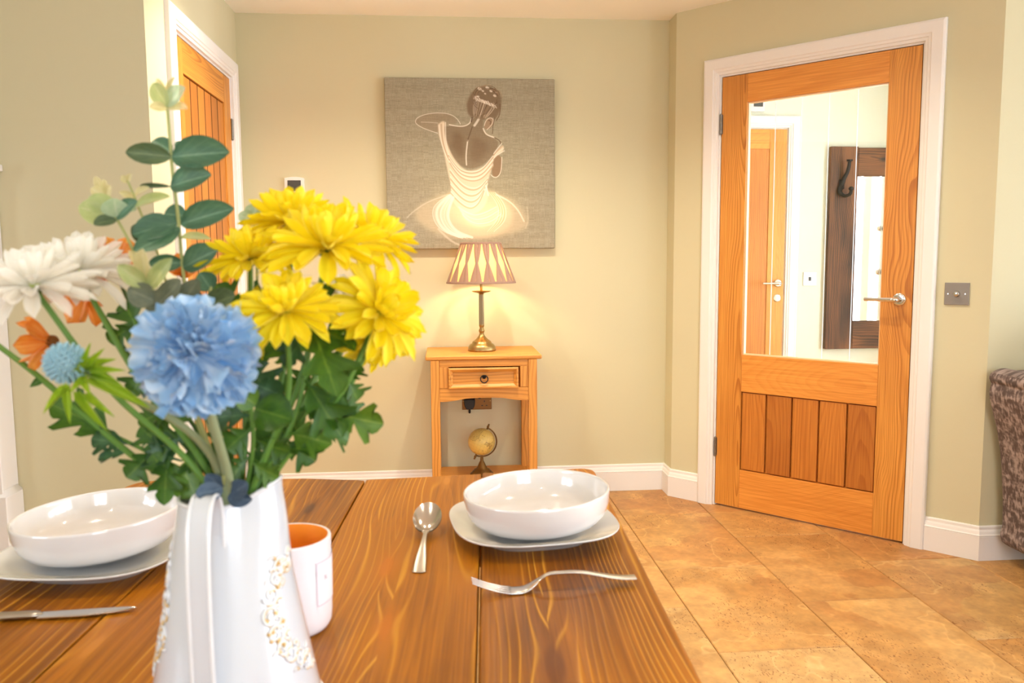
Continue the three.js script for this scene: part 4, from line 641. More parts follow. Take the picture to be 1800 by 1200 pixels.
// the enamel jug
const JUG = [-0.1945, TOP, -0.7217], JH = 0.204;
const jugR = (h) => 0.0775 - (0.0775 - 0.0412) * Math.pow(sat(h / JH), 0.92);
const lip = (th) => JH - 0.004 + 0.016 * Math.pow(sat(Math.cos(th + 0.15)), 3);        // the lip climbs to the spout on the right
const spout = (th, h) => 1 + 0.16 * Math.pow(sat(Math.cos(th + 0.15)), 6) * smooth(0.6, 1, h / JH);
{
  const a = thing('enamel_jug', 'tall white enamel jug with embossed gold touched scrolls holding the flowers', 'jug', JUG);
  const wallOf = (off, y0) => grid(96, 28, (u, v) => { const th = u * Math.PI * 2, h = y0 + (lip(th) - y0) * v, r = (jugR(h) - off) * spout(th, h); return [r * Math.cos(th), h, -r * Math.sin(th)]; }, true);
  part('jug_body', [wallOf(0, 0), wallOf(0.0016, 0.004), new THREE.CircleGeometry(jugR(0), 64).rotateX(-Math.PI / 2).translate(0, 0.002, 0)], enamel, a);
  const ring = []; for (let i = 0; i < 64; i++) { const th = i / 64 * Math.PI * 2, h = lip(th), r = jugR(h) * spout(th, h) - 0.0006; ring.push([r * Math.cos(th), h, -r * Math.sin(th)]); }
  part('rolled_rim', tube(ring, 0.0019, 160, 8, true), enamelRim, a);
  part('foot_ring', new THREE.TorusGeometry(0.0775, 0.002, 8, 80).rotateX(Math.PI / 2).translate(0, 0.002, 0), enamelRim, a);
  // strap handle on the near side: [outwards, height]
  const hp = [[0.0450, 0.168], [0.0452, 0.19], [0.0475, 0.204], [0.054, 0.2145], [0.064, 0.2175], [0.075, 0.211], [0.083, 0.196], [0.087, 0.172], [0.0885, 0.14], [0.0885, 0.1], [0.0865, 0.06], [0.081, 0.03], [0.0755, 0.022]], hc = new THREE.CatmullRomCurve3(hp.map(([q, y]) => new THREE.Vector3(0, y, q)), false, 'centripetal');
  const h = thingPart('handle', a); h.rotation.y = -0.03;
  const hw = 0.0082, hpts = hc.getSpacedPoints(60), ht = hpts.map((_, i) => hc.getTangentAt(i / 60)), off = (i, o, x) => [x, hpts[i].y + ht[i].z * o, hpts[i].z - ht[i].y * o];
  const strap = grid(2, 60, (u, v) => off(Math.round(v * 60), 0.0005, (u - 0.5) * 2 * hw)), strap2 = grid(2, 60, (u, v) => off(Math.round(v * 60), -0.0005, (0.5 - u) * 2 * hw));
  part('strap', [strap, strap2], enamel, h);
  for (const s of [-1, 1]) part('rolled_edge', tube(hpts.map((p) => [s * hw, p.y, p.z]), 0.0018, 80, 8), enamelRim, h, 'bright rolled edge');
  // embossed scroll work on the two flanks
  const onJug = (th, y, o = 0.0004) => { const r = jugR(y) * spout(th, y) + o; return [r * Math.cos(th), y, -r * Math.sin(th)]; };
  const curls = [], touches = []; seed(31);
  const spiral = (th0, y0, R, turns, start, dir) => { const pts = [], gp = []; for (let i = 0; i <= 22; i++) { const t = i / 22, an = start + dir * t * turns * Math.PI * 2, r = R * (1 - 0.86 * t); const q = [th0 + r * Math.cos(an) / jugR(y0), y0 + r * Math.sin(an)]; pts.push(onJug(q[0], q[1], 0.0005)); if (i < 13) gp.push(onJug(q[0] + 0.014, q[1] - 0.0011, 0.0009)); } curls.push(tube(pts, 0.0014, 22, 6)); if (rnd() < 0.85) touches.push(tube(gp, 0.0009, 14, 5)); };
  const leafCurl = (th, y, an, L) => { const pts = []; for (let i = 0; i <= 8; i++) { const t = i / 8, b = an + 1.1 * t; pts.push(onJug(th + t * L * Math.cos(b) / jugR(y), y + t * L * Math.sin(b), 0.0004)); } curls.push(tube(pts, (t) => 0.0004 + 0.0013 * Math.sin(Math.PI * t), 8, 6)); if (rnd() < 0.6) touches.push(tube(pts.slice(0, 5).map((p) => p), (t) => 0.0013 + 0.0007 * Math.sin(Math.PI * t), 6, 5)); };
  for (const base of [-0.62, -2.72]) {   // a garland hanging from upper left, round and away to the right
    const dirSign = base > -1 ? 1 : -1;
    const G = [[0.30, 0.142], [0.16, 0.141], [0.02, 0.134], [-0.1, 0.121], [-0.15, 0.105], [-0.12, 0.088], [-0.02, 0.075], [0.1, 0.066], [0.24, 0.058], [0.4, 0.052]];
    G.forEach(([t, y], i) => { spiral(base + dirSign * t, y, 0.0085, 1.5, i * 1.1, i % 2 ? 1 : -1); spiral(base + dirSign * (t + 0.1), y + 0.008 * Math.cos(i), 0.0048, 1.2, i * 2.3, 1); for (let q = 0; q < 4; q++) leafCurl(base + dirSign * (t + rnd(-0.1, 0.16)), y + rnd(-0.01, 0.012), rnd(0, 6.28), rnd(0.006, 0.011)); });
  }
  part('embossed_scrolls', curls, enamelRim, a); part('gold_touches', touches, gold, a, 'worn gold on the scrolls');
}
// ---------------------------------------------------------------- the flowers
const petalGeo = (bend, cup, wide = 0.5) => grid(4, 8, (u, v) => {   // unit petal: along +y, width about x, outer face +z
  const s = (u - 0.5) * 2, w = wide * (0.36 + 0.64 * smooth(0, 0.7, v)) * Math.sqrt(Math.max(0, 1 - Math.pow(sat((v - 0.72) / 0.28), 2.4))) * 0.5;
  const a = bend * v; const y = Math.abs(bend) < 0.01 ? v : Math.sin(a) / bend, z = Math.abs(bend) < 0.01 ? 0 : (1 - Math.cos(a)) / bend;
  return [s * w, y - 0.02 * s * s, z + cup * w * (s * s - 0.4) + 0.012 * Math.sin(s * 6)];
});
const petalKinds = [petalGeo(-0.7, 0.5, 0.34), petalGeo(-0.2, 0.7, 0.34), petalGeo(0.35, 0.9, 0.34), petalGeo(0.9, 1.0, 0.34), petalGeo(-1.2, 0.6, 0.36)];
const broadKinds = [petalGeo(-0.5, 0.4, 0.62), petalGeo(0.25, 0.6, 0.62)];
const frillGeo = (s0) => grid(18, 9, (u, v) => {   // carnation petal: a fan with a frilled, toothed edge
  const s = (u - 0.5) * 2, fan = 0.12 + 0.64 * Math.pow(v, 1.1), tooth = v > 0.88 ? 0.06 * Math.sin(s * 23 + s0) : 0;
  return [s * fan * (1 - 0.06 * v), v * (1 - 0.22 * s * s * v) + tooth, 0.3 * v * v + 0.22 * v * v * Math.sin(s * 7 + s0) + 0.12 * v * v * v * Math.sin(s * 15 + 2 * s0) + 0.12 * s * s * v - 0.25 * Math.pow(v, 6)];
});
const frillKinds = [frillGeo(0), frillGeo(1.7), frillGeo(3.9), frillGeo(5.2)];
const rowLeaf = (rows, cup, bend, nx = 6) => grid(nx, rows.length - 1, (u, v) => { const [t, w, f] = rows[Math.round(v * (rows.length - 1))], s = (u - 0.5) * 2; return [s * w, t + (f ?? 0) * s * s, cup * s * s * w - bend * t * t]; });
const oval = rowLeaf([[0, 0.02], [0.05, 0.14], [0.15, 0.3], [0.3, 0.44], [0.48, 0.5], [0.65, 0.48], [0.8, 0.39], [0.9, 0.27], [0.96, 0.16], [1, 0.03]], 0.25, 0.12);
const ovalFlat = rowLeaf([[0, 0.03], [0.06, 0.2], [0.18, 0.37], [0.34, 0.48], [0.52, 0.5], [0.7, 0.44], [0.85, 0.31], [0.95, 0.17], [1, 0.05]], 0.1, -0.1);
const lobedA = rowLeaf([[0, 0.03], [0.16, 0.04], [0.24, 0.2, 0.02], [0.33, 0.36, 0.05], [0.4, 0.38, 0.08], [0.43, 0.28, 0.03], [0.47, 0.14], [0.54, 0.26, 0.03], [0.63, 0.48, 0.1], [0.7, 0.47, 0.12], [0.72, 0.34, 0.06], [0.75, 0.2], [0.82, 0.26, 0.02], [0.9, 0.22], [0.96, 0.13], [1, 0.01]], 0.22, 0.14, 8);
const lobedB = rowLeaf([[0, 0.03], [0.2, 0.04], [0.3, 0.16], [0.4, 0.3, 0.06], [0.46, 0.33, 0.1], [0.49, 0.2, 0.04], [0.53, 0.12], [0.6, 0.3, 0.06], [0.7, 0.5, 0.13], [0.78, 0.44, 0.12], [0.8, 0.24], [0.88, 0.27], [0.95, 0.2], [1, 0.04]], 0.3, 0.22, 8);
const blade = rowLeaf([[0, 0.3], [0.2, 0.5], [0.45, 0.44], [0.7, 0.28], [0.9, 0.12], [1, 0.01]], 0.5, 0.06, 4);
const UP = new THREE.Vector3(0, 1, 0), M4 = new THREE.Matrix4();
// a leaf from base to tip, its face turned towards `face`
function leaf(parent, name, geo, mat, base, tip, width, face = [0, 0.45, 1], roll = 0) {
  const o = parent.position, b = V(base).clone().sub(o), y = V(tip).clone().sub(V(base)), len = y.length(); y.normalize();
  const f = V(face).clone().normalize(), x = new THREE.Vector3().crossVectors(y, f); if (x.lengthSq() < 1e-4) x.set(1, 0, 0); x.normalize(); const z = new THREE.Vector3().crossVectors(x, y).normalize();
  x.applyAxisAngle(y, roll); z.applyAxisAngle(y, roll);
  const m = part(name, geo, mat, parent); m.matrix.makeBasis(x.multiplyScalar(width), y.multiplyScalar(len), z.multiplyScalar(len)).setPosition(b); m.matrix.decompose(m.position, m.quaternion, m.scale); return m;
}
const MOUTH = new THREE.Vector3(JUG[0], TOP + JH, JUG[2]);
// every stem is one thing standing in the jug: the group sits at the stem's foot
function stem(name, label, category, pts, r, mat, group) {
  const neck = pts[pts.length - 1], foot = [JUG[0] + (neck[0] - JUG[0]) * -0.35 + rnd(-0.012, 0.012), TOP + 0.012 + rnd(0, 0.02), JUG[2] + (neck[2] - JUG[2]) * -0.3 + rnd(-0.012, 0.012)];
  const o = thing(name, label, category, foot, 0, group), rel = [...pts, foot].map((p) => V(p).clone().sub(o.position));
  const g = tube(rel, (t) => r * (0.82 + 0.3 * t), 44, 8); part('stem', g, mat, o); return o;
}
function facing(o, at, axis) { const h = new THREE.Object3D(); h.position.copy(V(at)).sub(o.position); h.quaternion.setFromUnitVectors(UP, V(axis).clone().normalize()); return h; }
function mumHead(o, at, axis, R, mat, eye, s, flat = 0, layers) {
  const h = facing(o, at, axis); seed(s);
  const head = part('flower_head', new THREE.SphereGeometry(1, 18, 10).scale(R * 0.13, R * 0.12, R * 0.13).translate(0, R * 0.06, 0), eye, o); head.position.copy(h.position); head.quaternion.copy(h.quaternion);
  for (const [n, el, len, kinds, lift, rad] of layers ?? [[17, -0.04 + flat, 1.04, [0, 1], 0.0, 0.1], [16, 0.18 + flat, 1.0, [0, 1], 0.02, 0.1], [15, 0.42 + flat * 0.8, 0.86, [1, 2], 0.05, 0.09], [13, 0.78 + flat * 0.5, 0.68, [2, 3], 0.07, 0.08], [10, 1.1, 0.46, [3], 0.08, 0.05], [7, 1.32, 0.3, [3], 0.08, 0.03]])
    for (let i = 0; i < n; i++) {
      const az = (i + rnd(-0.28, 0.28)) / n * Math.PI * 2 + n, e = el + rnd(-0.14, 0.14), L = R * len * rnd(0.86, 1.08), p = part('petal', petalKinds[kinds[Math.floor(rnd(0, kinds.length))]], mat, head);
      const dir = new THREE.Vector3(Math.cos(az) * Math.cos(e), Math.sin(e), Math.sin(az) * Math.cos(e)), side = new THREE.Vector3(-Math.sin(az), 0, Math.cos(az)), n2 = new THREE.Vector3().crossVectors(side, dir).normalize();
      if (n2.y < 0) { n2.negate(); side.negate(); }
      p.matrix.makeBasis(side.clone().multiplyScalar(R * rnd(0.62, 0.8) * (0.6 + 0.4 * len)), dir.clone().multiplyScalar(L), n2.clone().multiplyScalar(L)).setPosition(Math.cos(az) * R * rad, R * lift, Math.sin(az) * R * rad); p.matrix.decompose(p.position, p.quaternion, p.scale);
    }
  part('calyx', lathe([[0, -R * 0.16], [R * 0.07, -R * 0.14], [R * 0.16, -R * 0.05], [R * 0.18, 0.01 * R]], 14), stemDark, head);
  return head;
}
const eyeY = std({ color: '#b9b31e', roughness: 0.7 }), eyeG = std({ color: '#b8c83c', roughness: 0.7 });
const YELLOWS = 'yellow chrysanthemums in the jug', WHITES = 'white chrysanthemums in the jug', LEAFY = 'leafy green chrysanthemum sprigs in the jug';
// [label, head, axis, radius, mid point, neck, flat]
const yellow = [
  ['yellow chrysanthemum at the very top of the bunch, seen side on', [-0.1501, 1.2094, -0.8232], [-0.1, 1, 0.05], 0.052, [-0.1530, 1.0742, -0.7795], [-0.1787, 0.9706, -0.7359], 0],
  ['yellow chrysanthemum at the left, just right of the eucalyptus spray', [-0.1791, 1.1742, -0.7716], [-0.2, 1, 0.12], 0.044, [-0.1784, 1.0678, -0.7507], [-0.1839, 0.9709, -0.7262], 0],
  ['large yellow chrysanthemum in the middle of the top cluster', [-0.1007, 1.1819, -0.7154], [0.02, 1, 0.18], 0.056, [-0.1263, 1.0717, -0.7165], [-0.1699, 0.9685, -0.7148], 0.05],
  ['yellow chrysanthemum at the upper right, nearest the painting', [-0.0710, 1.1926, -0.7947], [0.45, 0.9, 0.1], 0.048, [-0.1030, 1.0751, -0.7653], [-0.1673, 0.9705, -0.7349], 0],
  ['yellow chrysanthemum below the cluster, open and showing a green eye', [-0.1291, 1.1306, -0.6723], [0.0, 0.95, 0.34], 0.046, [-0.1332, 1.0569, -0.6853], [-0.1703, 0.9694, -0.6997], -0.05],
  ['yellow chrysanthemum lowest at the right, leaning towards the console table', [-0.0558, 1.1276, -0.7062], [0.62, 0.5, 0.55], 0.047, [-0.0903, 1.0581, -0.7021], [-0.1588, 0.9720, -0.7142], -0.05],
  ['yellow chrysanthemum deep in the bunch, between the blue carnation and the green eyed bloom', [-0.1724, 1.1171, -0.7552], [-0.2, 0.6, 0.6], 0.034, [-0.1763, 1.0487, -0.7385], [-0.1852, 0.9687, -0.7211], 0],
  ['yellow chrysanthemum under the right bloom, hanging with a drooping lower face', [-0.0630, 1.1064, -0.7400], [0.5, -0.15, 0.5], 0.036, [-0.0995, 1.0380, -0.7310], [-0.1631, 0.9719, -0.7297], 0],
];
yellow.forEach(([label, at, ax, R, mid, neck, flat], i) => { seed(100 + i); const o = stem('yellow_chrysanthemum', label, 'flower', [at, mid, neck], 0.0028, stemGreen, YELLOWS); mumHead(o, at, ax, R, yellowPetal, eyeY, 200 + i, flat); });
const white = [
  ['white chrysanthemum at the left edge of the photo, nearest the camera', [-0.3350, 1.1520, -0.6916], [-0.08, 1, 0.16], 0.050, [-0.2834, 1.0675, -0.6989], [-0.2037, 0.9716, -0.7027], 0],
  ['white chrysanthemum second from the left, with a lime centre', [-0.3258, 1.1636, -0.7525], [0.15, 1, 0.2], 0.050, [-0.2708, 1.0727, -0.7286], [-0.2040, 0.9703, -0.7178], 0],
  ['white chrysanthemum low behind the yellow blooms, showing only a few petals', [-0.1068, 1.1356, -0.8525], [0.2, 0.8, 0.3], 0.03, [-0.1370, 1.0366, -0.8046], [-0.1759, 0.9689, -0.7455], 0],
];
white.forEach(([label, at, ax, R, mid, neck, flat], i) => { seed(130 + i); const o = stem('white_chrysanthemum', label, 'flower', [at, mid, neck], 0.003, stemGreen, WHITES); mumHead(o, at, ax, R, whitePetal, eyeG, 230 + i, flat); });
const orange = [
  ['orange flower under the white blooms, facing down and left', [-0.3366, 1.1487, -0.7922], [-0.35, -0.5, 0.5], 0.034, [-0.2771, 1.0685, -0.7590], [-0.2057, 0.9696, -0.7330]],
  ['orange flower lowest at the left, pointing sideways above the pale blue thistle', [-0.3587, 1.1002, -0.7690], [-0.9, 0.05, 0.25], 0.03, [-0.2889, 1.0547, -0.7485], [-0.2079, 0.9685, -0.7280]],
  ['orange flower tucked behind the pale eucalyptus sprig', [-0.3162, 1.1627, -0.8121], [0.1, 0.5, 0.6], 0.032, [-0.2598, 1.0617, -0.7670], [-0.2019, 0.9708, -0.7378]],
  ['small orange flower glimpsed left of the yellow blooms', [-0.2576, 1.1597, -0.8271], [0.1, 0.7, 0.5], 0.02, [-0.2344, 1.0532, -0.7841], [-0.1981, 0.9694, -0.7424]],
];
orange.forEach(([label, at, ax, R, mid, neck], i) => { seed(160 + i); const o = stem('orange_flower', label, 'flower', [at, mid, neck], 0.0022, stemDark, 'orange flowers in the jug');
  const h = facing(o, at, ax), head = part('flower_head', new THREE.SphereGeometry(R * 0.2, 14, 10), std({ color: '#7a4a12', roughness: 0.8 }), o); head.position.copy(h.position); head.quaternion.copy(h.quaternion);
  for (let q = 0; q < 9; q++) { const az = q / 9 * Math.PI * 2, e = 0.65 + rnd(-0.15, 0.2), p = part('petal', broadKinds[q % 2], orangePetal, head), d = new THREE.Vector3(Math.cos(az) * Math.cos(e), Math.sin(e), Math.sin(az) * Math.cos(e)), s = new THREE.Vector3(Math.sin(az), 0, -Math.cos(az)), n = new THREE.Vector3().crossVectors(s, d); p.matrix.makeBasis(s.multiplyScalar(R), d.multiplyScalar(R * 1.15), n.multiplyScalar(R)).setPosition(0, 0, 0); p.matrix.decompose(p.position, p.quaternion, p.scale); } });
{ // blue carnation
  seed(301); const at = [-0.1873, 1.1066, -0.6142], R = 0.0385, o = stem('blue_carnation', 'large frilly blue carnation in front of the bunch', 'flower', [at, [-0.1818, 1.0455, -0.6398], [-0.1835, 0.9738, -0.6862]], 0.0046, stemGrey);
  const h = facing(o, at, [-0.02, 0.52, 0.85]), head = part('flower_head', lathe([[0, -R * 0.62], [R * 0.12, -R * 0.6], [R * 0.2, -R * 0.4], [R * 0.22, -R * 0.15], [R * 0.1, 0], [0, 0.02 * R]], 20), stemGrey, o); head.position.copy(h.position); head.quaternion.copy(h.quaternion);
  for (const [n, el, len, wd, lift] of [[9, -0.42, 1.12, 1.15, -0.2], [10, -0.05, 1.12, 1.1, -0.12], [10, 0.32, 1.04, 1.0, -0.1], [9, 0.66, 0.92, 0.9, -0.08], [7, 0.98, 0.78, 0.74, -0.05], [6, 1.28, 0.62, 0.6, 0]])
    for (let i = 0; i < n; i++) {
      const az = (i + rnd(-0.3, 0.3)) / n * Math.PI * 2 + n * 2, e = el + rnd(-0.26, 0.26), L = R * len * rnd(0.82, 1.14), p = part('petal', frillKinds[Math.floor(rnd(0, 4))], bluePetals[Math.floor(rnd(0, 3))], head);
      const d = new THREE.Vector3(Math.cos(az) * Math.cos(e), Math.sin(e), Math.sin(az) * Math.cos(e)), s = new THREE.Vector3(-Math.sin(az), 0, Math.cos(az)), q = new THREE.Vector3().crossVectors(s, d).normalize(); if (q.y < 0) { q.negate(); s.negate(); }
      s.applyAxisAngle(d, rnd(-0.8, 0.8)); q.crossVectors(s, d).normalize(); p.matrix.makeBasis(s.clone().multiplyScalar(L * wd * 0.95), d.clone().multiplyScalar(L), q.clone().multiplyScalar(-L * 0.8)).setPosition(0, R * lift, 0); p.matrix.decompose(p.position, p.quaternion, p.scale);
    }
}
{ // pale blue thistle with lime bracts
  seed(331); const at = [-0.2903, 1.0952, -0.6418], o = stem('pale_blue_thistle', 'pale blue globe thistle with spiky lime bracts at the lower left of the bunch', 'flower', [[-0.2765, 1.0887, -0.6420], [-0.2496, 1.0706, -0.6409], [-0.2150, 1.0502, -0.6430], [-0.1941, 1.0237, -0.6568], [-0.1877, 0.9749, -0.6896]], 0.0036, stemGrey);
  const c = V(at).clone().sub(o.position), head = part('flower_head', new THREE.SphereGeometry(0.0125, 20, 14), paleBlue, o); head.position.copy(c);
  const fl = []; for (let i = 0; i < 150; i++) { const y = 1 - 2 * (i + 0.5) / 150, a = i * 2.39996, r = Math.sqrt(1 - y * y), d = new THREE.Vector3(r * Math.cos(a), y, r * Math.sin(a)), g = new THREE.SphereGeometry(1, 6, 5).scale(0.0014, 0.0036, 0.0014); g.applyQuaternion(new THREE.Quaternion().setFromUnitVectors(UP, d)); g.translate(d.x * 0.0135, d.y * 0.0135, d.z * 0.0135); fl.push(g); }
  const f = part('florets', fl, paleBlue, head); f.userData.kind = 'stuff';
  for (const [b, t, w] of [
    [[-0.2765, 1.0874, -0.6419], [-0.2696, 1.1112, -0.6366], 0.006], [[-0.2756, 1.0887, -0.6419], [-0.2580, 1.1071, -0.6322], 0.007], [[-0.2757, 1.0874, -0.6418], [-0.2428, 1.0907, -0.6293], 0.008], [[-0.2744, 1.0852, -0.6415], [-0.2439, 1.0799, -0.6263], 0.009], [[-0.2766, 1.0852, -0.6416], [-0.2680, 1.0723, -0.6275], 0.008], [[-0.2739, 1.0893, -0.6438], [-0.2508, 1.0990, -0.6338], 0.007],
    [[-0.2713, 1.0846, -0.6391], [-0.2258, 1.0615, -0.6290], 0.012], [[-0.2876, 1.0766, -0.6417], [-0.3052, 1.0585, -0.6312], 0.006], [[-0.2907, 1.0757, -0.6419], [-0.2843, 1.0507, -0.6287], 0.007], [[-0.2811, 1.0731, -0.6408], [-0.2564, 1.0445, -0.6258], 0.007], [[-0.2746, 1.0721, -0.6401], [-0.2511, 1.0556, -0.6264], 0.007], [[-0.2775, 1.0809, -0.6413], [-0.2816, 1.0748, -0.6249], 0.006], [[-0.2809, 1.0874, -0.6422], [-0.2744, 1.0960, -0.6264], 0.006]])
    leaf(o, 'bract', blade, limeLeaf, b, t, w, [0.1, 0.6, 1], rnd(-0.3, 0.3));
}
// eucalyptus sprays: every leaf has its base, tip, width and tone
function spray(label, path, leaves, s, r = 0.0018) {
  seed(s); const o = stem('eucalyptus_spray', label, 'eucalyptus', path, r, stemPale, 'eucalyptus sprays in the jug');
  for (const [b, t, w, m, g] of leaves) leaf(o, 'leaf', g ?? oval, m, b, t, w, [rnd(-0.3, 0.3), 0.35 + rnd(-0.2, 0.2), 1], rnd(-0.25, 0.25));
}
const [D0, D1] = eucDark, [P0, P1, P2] = eucPale;
spray('tallest eucalyptus spray, standing against the left oak door', [[-0.2581, 1.3293, -0.8039], [-0.2554, 1.2920, -0.8000], [-0.2526, 1.2571, -0.7942], [-0.2456, 1.2089, -0.7827], [-0.2384, 1.1511, -0.7692], [-0.2121, 1.0490, -0.7415], [-0.1928, 0.9723, -0.7221]], [
  [[-0.2530, 1.2699, -0.7955], [-0.2890, 1.2730, -0.7807], 0.020, D1], [[-0.2524, 1.2741, -0.7959], [-0.2733, 1.2891, -0.8062], 0.016, D0], [[-0.2482, 1.2743, -0.7976], [-0.2395, 1.2856, -0.8101], 0.018, D0], [[-0.2523, 1.2696, -0.7934], [-0.1977, 1.2727, -0.7680], 0.032, D0], [[-0.2538, 1.2421, -0.7907], [-0.2140, 1.2522, -0.7673], 0.026, D0], [[-0.2522, 1.2420, -0.7906], [-0.2890, 1.2442, -0.8030], 0.005, D1],
  [[-0.2435, 1.2068, -0.7823], [-0.1939, 1.2212, -0.7625], 0.026, D0], [[-0.2466, 1.2079, -0.7827], [-0.2825, 1.1991, -0.7676], 0.026, D0], [[-0.2439, 1.2036, -0.7800], [-0.2778, 1.1795, -0.7602], 0.024, D0, ovalFlat], [[-0.2430, 1.1941, -0.7789], [-0.2134, 1.1945, -0.7614], 0.009, P0], [[-0.2401, 1.1668, -0.7719], [-0.2070, 1.1831, -0.7547], 0.026, D0], [[-0.2406, 1.1710, -0.7744], [-0.2674, 1.1712, -0.7635], 0.016, D0], [[-0.2402, 1.2147, -0.7929], [-0.2574, 1.2168, -0.7824], 0.02, D0],
  [[-0.2565, 1.3167, -0.8005], [-0.2672, 1.3373, -0.7954], 0.017, P0], [[-0.2565, 1.3177, -0.8006], [-0.2387, 1.3335, -0.7906], 0.020, P1], [[-0.2571, 1.3156, -0.8005], [-0.2678, 1.3153, -0.7882], 0.010, P2], [[-0.2560, 1.3156, -0.8004], [-0.2354, 1.3146, -0.7854], 0.012, P2], [[-0.2574, 1.3284, -0.8018], [-0.2641, 1.3419, -0.7977], 0.007, P2], [[-0.2569, 1.3283, -0.8017], [-0.2482, 1.3439, -0.7965], 0.006, P2]], 401);
spray('short eucalyptus sprig above the white blooms, with yellow green tips', [[-0.3088, 1.2348, -0.7784], [-0.2979, 1.2128, -0.7733], [-0.2862, 1.1930, -0.7673], [-0.2645, 1.1415, -0.7552], [-0.2301, 1.0505, -0.7351], [-0.2015, 0.9703, -0.7176]], [
  [[-0.2979, 1.2118, -0.7732], [-0.3234, 1.2221, -0.7582], 0.026, P0], [[-0.3000, 1.2149, -0.7737], [-0.3158, 1.2310, -0.7635], 0.022, P0], [[-0.2961, 1.2127, -0.7711], [-0.2945, 1.2283, -0.7615], 0.024, P1], [[-0.2966, 1.2116, -0.7711], [-0.2762, 1.2272, -0.7598], 0.018, D0], [[-0.2966, 1.2106, -0.7710], [-0.3113, 1.2070, -0.7577], 0.014, D1], [[-0.3049, 1.2294, -0.7756], [-0.3168, 1.2391, -0.7695], 0.012, P2], [[-0.3059, 1.2304, -0.7757], [-0.3004, 1.2410, -0.7683], 0.010, P2], [[-0.3088, 1.2348, -0.7784], [-0.3158, 1.2499, -0.7755], 0.008, P2], [[-0.3083, 1.2348, -0.7784], [-0.3075, 1.2467, -0.7745], 0.007, P2]], 431, 0.0016);
spray('thin eucalyptus sprig between the tall spray and the white blooms', [[-0.3005, 1.2523, -0.8098], [-0.2925, 1.2343, -0.8053], [-0.2831, 1.2125, -0.7993], [-0.2694, 1.1829, -0.7901], [-0.2369, 1.0780, -0.7617], [-0.2007, 0.9710, -0.7276]], [
  [[-0.2908, 1.2239, -0.8021], [-0.2561, 1.2347, -0.7841], 0.012, P0], [[-0.2925, 1.2337, -0.8052], [-0.2757, 1.2421, -0.7916], 0.009, P2], [[-0.2930, 1.2337, -0.8053], [-0.3007, 1.2370, -0.7931], 0.007, P2], [[-0.3001, 1.2469, -0.8092], [-0.3023, 1.2539, -0.8051], 0.007, P2], [[-0.2995, 1.2480, -0.8093], [-0.2942, 1.2550, -0.8045], 0.006, P2], [[-0.2898, 1.2217, -0.8018], [-0.2993, 1.2253, -0.7918], 0.008, P1], [[-0.2811, 1.2108, -0.7979], [-0.2524, 1.2036, -0.7807], 0.02, D0], [[-0.2737, 1.1936, -0.7935], [-0.2882, 1.2049, -0.7838], 0.02, D1]], 461, 0.0014);
spray('low eucalyptus sprig with pale leaves just above the blue carnation', [[-0.2568, 1.1746, -0.7176], [-0.2513, 1.1528, -0.7149], [-0.2405, 1.1334, -0.7121], [-0.2213, 1.0648, -0.7086], [-0.1953, 0.9711, -0.7070]], [
  [[-0.2526, 1.1519, -0.7129], [-0.2692, 1.1686, -0.6979], 0.016, P0], [[-0.2534, 1.1577, -0.7136], [-0.2514, 1.1816, -0.6997], 0.015, P2], [[-0.2497, 1.1490, -0.7124], [-0.2277, 1.1739, -0.6949], 0.015, P0], [[-0.2550, 1.1674, -0.7167], [-0.2616, 1.1808, -0.7035], 0.009, P2], [[-0.2453, 1.1383, -0.7130], [-0.2659, 1.1494, -0.7057], 0.022, eucGrey], [[-0.2468, 1.1334, -0.7126], [-0.2160, 1.1568, -0.6973], 0.020, eucGrey, ovalFlat], [[-0.2525, 1.1237, -0.7141], [-0.2313, 1.1480, -0.7078], 0.024, eucGrey], [[-0.2368, 1.1230, -0.7208], [-0.2107, 1.1562, -0.7220], 0.022, eucGrey, ovalFlat]], 491, 0.0016);
spray('grey leaved eucalyptus sprig right behind the blue carnation', [[-0.2067, 1.1516, -0.7414], [-0.2117, 1.1217, -0.7337], [-0.2063, 1.0524, -0.7212], [-0.1926, 0.9716, -0.7119]], [
  [[-0.2157, 1.1320, -0.7321], [-0.1762, 1.1414, -0.7126], 0.024, D1, ovalFlat], [[-0.2104, 1.1218, -0.7326], [-0.2216, 1.1499, -0.7223], 0.02, eucGrey], [[-0.2067, 1.1466, -0.7409], [-0.2136, 1.1619, -0.7329], 0.02, D0], [[-0.2097, 1.1018, -0.7305], [-0.1755, 1.1127, -0.7147], 0.02, D1], [[-0.2074, 1.0820, -0.7263], [-0.1886, 1.0588, -0.7103], 0.02, D0]], 521, 0.0016);
spray('mint tipped eucalyptus sprig peeping out behind the yellow blooms', [[-0.2016, 1.2258, -0.8896], [-0.1990, 1.1957, -0.8864], [-0.1914, 1.0911, -0.8348], [-0.1889, 0.9690, -0.7466]], [
  [[-0.1987, 1.2125, -0.8881], [-0.2142, 1.2217, -0.8802], 0.018, P1], [[-0.1999, 1.2162, -0.8885], [-0.1973, 1.2311, -0.8797], 0.022, P1], [[-0.1975, 1.2125, -0.8880], [-0.1843, 1.2215, -0.8777], 0.018, P1]], 551, 0.0016);
spray('blue grey eucalyptus tip at the mouth of the jug', [[-0.1840, 0.9969, -0.6684], [-0.1864, 0.9820, -0.6822], [-0.1891, 0.9656, -0.7009]], [
  [[-0.1850, 0.9853, -0.6703], [-0.2031, 0.9836, -0.6555], 0.017, eucBlue, ovalFlat], [[-0.1869, 0.9843, -0.6774], [-0.1980, 0.9965, -0.6695], 0.015, eucBlue], [[-0.1836, 0.9753, -0.6813], [-0.1624, 0.9908, -0.6690], 0.017, eucBlue, ovalFlat], [[-0.1846, 0.9739, -0.6812], [-0.1636, 0.9746, -0.6715], 0.014, eucBlue]], 581, 0.0016);
